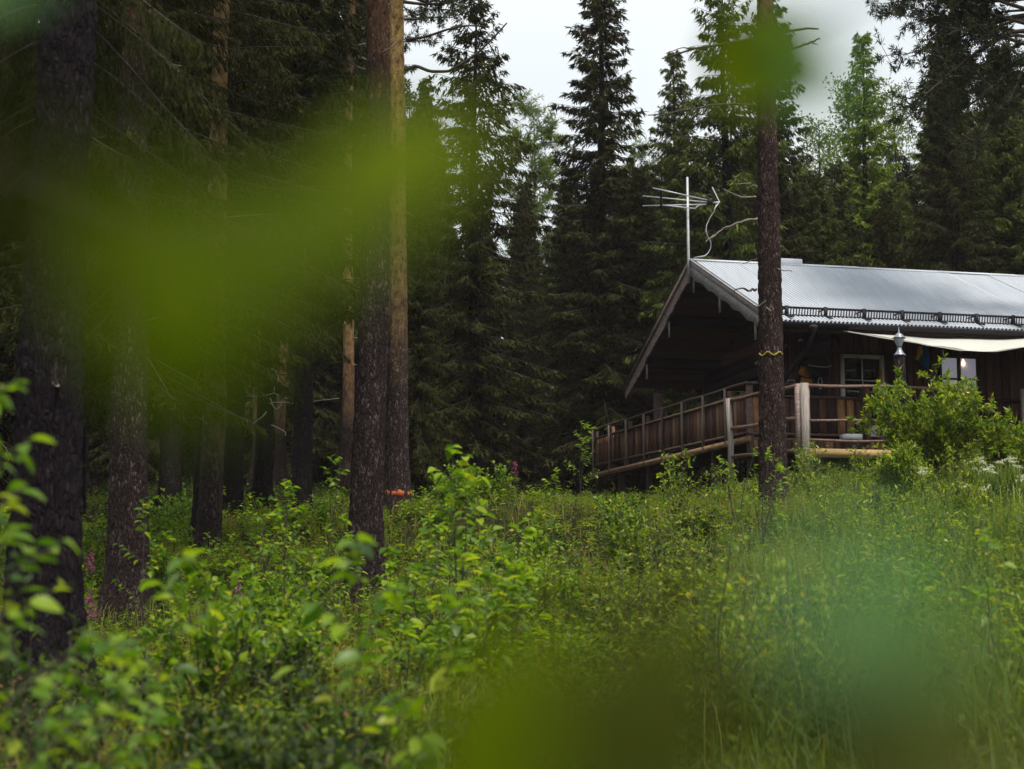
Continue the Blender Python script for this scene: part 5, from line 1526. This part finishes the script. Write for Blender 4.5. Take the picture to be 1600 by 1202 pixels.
def scrub(px, Y, wpx, h, label, seed, n=2400, ll=0.055):
    rg = np.random.default_rng(seed)
    x = W(px, 700, Y)[0]; R_ = wpx / F * Y / 2
    e = empty('bilberry_bush', (x, Y, g1(x, Y) - 0.03), 0, label, 'bush')
    wd = Acc(); Ps, Ds = [], []
    for s in range(40):
        az = rg.uniform(0, 6.28); rr = R_ * math.sqrt(rg.random())
        hh = h * (1 - 0.4 * (rr / R_) ** 2) * rg.uniform(0.7, 1.05)
        t = np.linspace(0, 1, 6)
        pts = np.stack([math.cos(az) * rr * t ** 0.7, math.sin(az) * rr * t ** 0.7, hh * t], 1) + rg.normal(0, 0.012, (6, 3)) * t[:, None]
        wd.tube(pts, np.linspace(0.005, 0.0015, 6), 4, False)
        m = n // 40
        u = rg.uniform(0.2, 1.0, m)
        P = np.stack([np.interp(u, t, pts[:, c]) for c in range(3)], 1) + rg.normal(0, 0.035, (m, 3))
        Ps.append(P); Ds.append(unit(rg.normal(0, 0.7, (m, 3)) + np.array([0, 0, 0.35])))
    wd.obj('stems', M['twig'], e)
    P = np.concatenate(Ps); D = np.concatenate(Ds)
    a = Acc(); a.leaves(P, D, rg.normal(0, 0.6, P.shape) + np.array([0, 0, 0.8]), ll * rg.uniform(0.6, 1.2, len(P)), ll * 0.6 * rg.uniform(0.7, 1.2, len(P)), 0.15)
    tag(a.obj('leaves', M['bilberry'], e), kind='stuff')
for i, (px, Y, wpx, h, lb) in enumerate([(420, 6.6, 330, 0.58, 'large dark bilberry bush in the middle of the lower left foreground'), (560, 6.2, 260, 0.42, 'dark bilberry bush right of the large one at the bottom'), (230, 5.8, 300, 0.40, 'blurred bilberry bush at the bottom left of the large dark one'),
                                         (60, 5.6, 280, 0.40, 'blurred bilberry bush in the bottom left corner'), (330, 8.2, 240, 0.45, 'bilberry bush behind the large dark one'), (520, 8.6, 220, 0.42, 'small bilberry bush behind the right end of the large dark one'),
                                         (660, 6.8, 200, 0.45, 'green bilberry bush at the bottom beside the blurred bright leaf'), (200, 10.5, 150, 0.4, 'low dark bilberry bush at the foot of the second broad pine')]):
    scrub(px, Y, wpx, h, lb, 700 + i)

def brush_meshes(seed, h, Rr, n, ll, asp, mat):
    rg = np.random.default_rng(seed)
    wd = Acc(); Ps, Ds = [], []
    ns = 12
    for s in range(ns):
        az = rg.uniform(0, 6.28); rr = Rr * math.sqrt(rg.random())
        hh = h * rg.uniform(0.5, 1.05)
        t = np.linspace(0, 1, 6)
        pts = np.stack([math.cos(az) * rr * t ** 1.1, math.sin(az) * rr * t ** 1.1, hh * t], 1) + rg.normal(0, 0.02, (6, 3)) * t[:, None]
        wd.tube(pts, np.linspace(0.007, 0.002, 6), 4, False)
        for b in range(6):
            t0 = rg.uniform(0.3, 1.0)
            p0 = np.array([np.interp(t0, t, pts[:, c]) for c in range(3)])
            d = unit(rg.normal(0, 0.7, 3) + np.array([math.cos(az) * 0.3, math.sin(az) * 0.3, 0.6]))
            L = rg.uniform(0.10, 0.28)
            wd.tube([p0, p0 + d * L], [0.003, 0.0015], 3, False)
            m = n // (ns * 6)
            Ps.append(p0 + d * (L * rg.uniform(0.1, 1.0, m))[:, None]); Ds.append(unit(d * 0.5 + rg.normal(0, 0.6, (m, 3)) + np.array([0, 0, -0.1])))
    P = np.concatenate(Ps); D = np.concatenate(Ds)
    a = Acc(); a.leaves(P, D, rg.normal(0, 0.45, P.shape) + np.array([0, 0, 0.9]), ll * rg.uniform(0.6, 1.25, len(P)), ll * asp * rg.uniform(0.8, 1.2, len(P)), 0.18)
    return wd.mesh('stems', M['twig']), a.mesh('leaves', M[mat])

def scatter_brush():
    rg = np.random.default_rng(31)
    kinds = [brush_meshes(1, 0.85, 0.35, 520, 0.075, 0.36, 'willow'), brush_meshes(2, 0.6, 0.4, 600, 0.06, 0.4, 'willow'), brush_meshes(3, 0.9, 0.3, 420, 0.095, 0.6, 'leaf'), brush_meshes(4, 0.7, 0.4, 520, 0.085, 0.62, 'leaf'), brush_meshes(5, 0.55, 0.45, 620, 0.055, 0.6, 'bilberry')]
    n = 0
    while n < 210:
        y = 7.5 + 24 * rg.random() ** 1.1
        x = rg.uniform(-0.34, 0.34) * y
        g = grassy(np.array([x]), np.array([y]))[0]
        if not clear_of(np.array([x]), np.array([y]))[0]: continue
        if (g > 0.5 and x > 0.17 * y and rg.random() < 0.4) or (g < 0.5 and rg.random() < 0.5): continue
        blocked = False
        for tx, ty in ((-4.5, 18.6), (-4.5, 23.4), (-1.76, 19.7), (-1.92, 27), (3.95, 24), (-5.3, 34)):
            if ty * 0.55 < y < ty + 0.4 and abs(x - tx * y / ty) < 0.55: blocked = True
        if blocked or (g > 0.5 and y > 25 and x < 0.17 * y): continue
        sl = g > 0.5
        k = int(rg.choice([0, 1, 4, 0])) if rg.random() < g else (4 if y < 10 else int(rg.choice([2, 3, 4, 2])))
        sl = g > 0.5
        look = ('narrow leaved upright bush', 'narrow leaved spreading bush', 'tall broad leaved bush', 'bright broad leaved bush', 'low dark small leaved bush')[k]
        place = ' growing wild in the grass of the slope' if sl else ' among the undergrowth of the clearing'
        e = empty('brush', (x, y, g1(x, y) - 0.03), rg.uniform(0, 6.28), look + place, 'bush', look + (' on the slope' if sl else ' in the clearing'))
        sc_ = rg.uniform(0.5, 1.05); e.scale = (sc_, sc_, sc_ * rg.uniform(0.8, 1.2))
        link('stems', kinds[k][0], e)
        tag(link('leaves', kinds[k][1], e), kind='stuff')
        n += 1
scatter_brush()

def fireweed(px, Y, ytop, label, seed, group=None):
    rg = np.random.default_rng(seed)
    x = W(px, 700, Y)[0]; zb = g1(x, Y) - 0.02
    h = W(px, ytop, Y)[2] - zb
    e = empty('fireweed', (x, Y, zb), 0, label, 'flower', group)
    a = Acc(); a.tube([(0, 0, 0), (0.02, 0, h * 0.5), (0.01, 0, h)], [0.005, 0.004, 0.002], 5); a.obj('stem', M['twig'], e)
    k = 40; t = rg.uniform(0.15, 0.7, k); az = rg.uniform(0, 6.28, k)
    l = Acc(); l.leaves(np.stack([0.01 + 0 * t, 0 * t, h * t], 1), np.stack([np.cos(az), np.sin(az), 0.3 + 0 * t], 1), np.tile([0, 0, 1.0], (k, 1)) + rg.normal(0, 0.2, (k, 3)), 0.10, 0.018); l.obj('leaves', M['leaf'], e)
    k = 70; t = rg.uniform(0.72, 1.0, k); az = rg.uniform(0, 6.28, k); r = 0.045 * (1.05 - t) / 0.33 + 0.008
    f = Acc(); f.leaves(np.stack([np.cos(az) * r, np.sin(az) * r, h * t], 1), rg.normal(0, 1, (k, 3)), rg.normal(0, 1, (k, 3)), 0.035, 0.022, 0.2); f.obj('flower_spike', M['pink'], e)
for i, (px, Y, yt, lb) in enumerate([(805, 29, 722, 'magenta fireweed on the crest right of the tallest sapling'), (668, 29, 772, 'pinkish fireweed beside the orange banded pine'), (690, 30, 768, 'pinkish fireweed between the orange banded pine and the tallest sapling'),
                                     (793, 29.5, 752, 'low fireweed in front of the magenta one on the crest'), (148, 18.0, 862, 'fireweed between the two leftmost broad pines'), (118, 16.5, 868, 'fireweed right beside the nearest trunk'),
                                     (150, 13.5, 925, 'low fireweed in the undergrowth left of the second broad pine'), (376, 17, 905, 'reddish fireweed low in the clearing between the pines'), (372, 22, 880, 'pink fireweed in the clearing behind the golden barked pine foot')]):
    fireweed(px, Y, yt, lb, 500 + i)

def yarrow(px, py, Y, seed):
    rg = np.random.default_rng(seed)
    x = W(px, 700, Y)[0]; zb = g1(x, Y) - 0.02
    h = max(0.25, W(px, py, Y)[2] - zb)
    e = empty('white_umbel', (x, Y, zb), rg.uniform(0, 6), 'white flat topped wildflower in the grass below the big willow bush', 'flower', 'white wildflowers at the right')
    a = Acc(); f = Acc()
    a.tube([(0, 0, 0), (0.02, 0.01, h * 0.7)], [0.006, 0.004], 5)
    for k in range(9):
        az = k * 2.4; r = 0.06 * math.sqrt(k / 9)
        c = np.array([0.02 + math.cos(az) * r, 0.01 + math.sin(az) * r, h + rg.normal(0, 0.012)])
        a.tube([(0.02, 0.01, h * 0.7), c - np.array([0, 0, 0.02])], [0.003, 0.002], 4)
        m = 10; q = rg.normal(0, 0.011, (m, 3)) * np.array([1, 1, 0.35]) + c
        f.leaves(q, rg.normal(0, 1, (m, 3)), rg.normal(0, 0.4, (m, 3)) + np.array([0, 0, 1]), 0.018, 0.015, 0.1)
    a.obj('stem', M['leaf'], e); f.obj('flower_head', M['white_petal'], e)
rgw = np.random.default_rng(8)
for i, (px, py) in enumerate([(1518, 722), (1528, 716), (1536, 722), (1522, 732), (1548, 730), (1560, 722), (1570, 720), (1582, 722), (1592, 730), (1580, 716), (1541, 735), (1504, 762), (1512, 760), (1530, 764), (1538, 760), (1437, 733), (1443, 738), (1588, 750), (1595, 745), (1596, 800), (1590, 812), (1552, 738)]):
    yarrow(px, py, 21 + rgw.uniform(-2, 3.5), 600 + i)

# ------------------------------------------------------------------ the birch right in front of the lens: real leaves on twigs, far inside the focus distance
NEARLEAF = [leaf_blade('leaf', M['near_leaf'], 1.0, 0.7, c, f, 10, 0.06) for c, f in ((0.2, 0.3), (0.35, 0.45))]
SHADEDLEAF = [leaf_blade('leaf', M['shaded_leaf'], 1.0, 0.75, 0.2, 0.25, 10, 0.06)]
GLOSSLEAF = [leaf_blade('leaf', M['gloss_leaf'], 1.0, 0.75, 0.2, 0.2, 10, 0.06)]
def near_birch(name, label, root, twigs, lvs, seed):
    """root: foot of the stem on the ground; twigs: polylines; lvs: (px, py, Y, length, roll, tilt, yaw)"""
    rg = np.random.default_rng(seed)
    e = empty(name, (root[0], root[1], g1(*root)), 0, label, 'sapling')
    o = np.array(e.location)
    for pts, r in twigs:
        q = np.array(pts, float) - o
        a = Acc(); a.tube(q, np.linspace(r, r * 0.4, len(q)), 6); a.obj('stem' if r > 0.003 else 'twig', M['twig'], e)
    for (px, py, Y, L, roll, tilt, *mt) in lvs:
        c = W(px, py, Y)
        # the leaf's length runs at angle roll in the picture plane, its face tilts by tilt out of it
        d = np.array([math.cos(roll), 0.25 * math.sin(roll * 3), math.sin(roll)])
        up = np.array([-math.sin(roll) * math.sin(tilt), -math.cos(tilt), math.cos(roll) * math.sin(tilt)])
        leaf_at(e, c - o - unit(d) * L / 2, d, up, L, mt[0] if mt else NEARLEAF, rg)
    return e
def wp(*p): return [W(*q) for q in p]
gl = np.array([-0.55, 0.30, g1(-0.55, 0.30)])
near_birch('birch_sapling', 'blurred birch sapling reaching across the upper left right before the lens', (-0.55, 0.30),
           [([gl, (-0.5, 0.34, -0.5), W(-380, 500, 0.38), W(-200, 200, 0.40), W(60, 250, 0.42)], 0.004), (wp((60, 250, 0.42), (240, 330, 0.44), (420, 330, 0.46), (600, 260, 0.48)), 0.0012)],
           [(30, 310, 0.20, 0.028, 2.9, 0.6, SHADEDLEAF), (275, 470, 0.25, 0.040, -1.15, 0.4), (170, 370, 0.22, 0.026, -0.5, 0.6), (405, 400, 0.24, 0.029, 0.3, 0.5), (545, 335, 0.27, 0.033, 0.55, 0.5), (645, 245, 0.34, 0.044, 0.75, 0.4), (-50, -60, 0.30, 0.03, 0.3, 0.45, GLOSSLEAF)], 1)
gr = np.array([0.50, 0.36, g1(0.50, 0.36)])
near_birch('birch_sapling', 'blurred birch sapling at the lower right right before the lens', (0.50, 0.36),
           [([gr, (0.36, 0.42, -0.6), W(2100, 1600, 0.30), W(1650, 1280, 0.24), W(1420, 1100, 0.205)], 0.004), (wp((1650, 1280, 0.24), (1250, 1330, 0.26), (900, 1200, 0.30)), 0.001)],
           [(785, 1150, 0.32, 0.044, 1.5, 0.35), (1010, 1120, 0.25, 0.042, 1.35, 0.2, SHADEDLEAF), (1380, 940, 0.20, 0.026, 0.2, 0.6, GLOSSLEAF), (1430, 1140, 0.21, 0.038, 0.3, 0.2, SHADEDLEAF)], 2)
gt_ = np.array([0.60, 0.45, g1(0.60, 0.45)])
near_birch('birch_sapling', 'blurred birch twig with few leaves before the top of the tall pine', (0.60, 0.45),
           [([gt_, (0.5, 0.5, -0.4), W(2500, 300, 0.58), W(1700, -160, 0.6), W(1240, 40, 0.62)], 0.003)],
           [(1170, 95, 0.60, 0.050, 2.5, 0.4), (1225, 80, 0.62, 0.045, -1.0, 0.4), (1280, 110, 0.36, 0.026, -1.1, 0.6, GLOSSLEAF)], 3)

# ------------------------------------------------------------------ thin tinted haze added to lift the dark tones
hz = Acc(); hz.box(-1520, 1520, -420, 2520, -2.6, 35.6)
_k = bpy.data.materials.new('lifting_haze'); _k.use_nodes = True
_k.node_tree.nodes.clear()
_o = _k.node_tree.nodes.new('ShaderNodeOutputMaterial'); _v = _k.node_tree.nodes.new('ShaderNodeVolumePrincipled')
_v.inputs['Color'].default_value = (0.88, 0.80, 0.84, 1)
_v.inputs['Density'].default_value = 0.00028
_k.node_tree.links.new(_v.outputs[0], _o.inputs['Volume'])
tag(hz.obj('added_haze', _k), 'thin tinted haze added to lift the dark tones', kind='stuff')
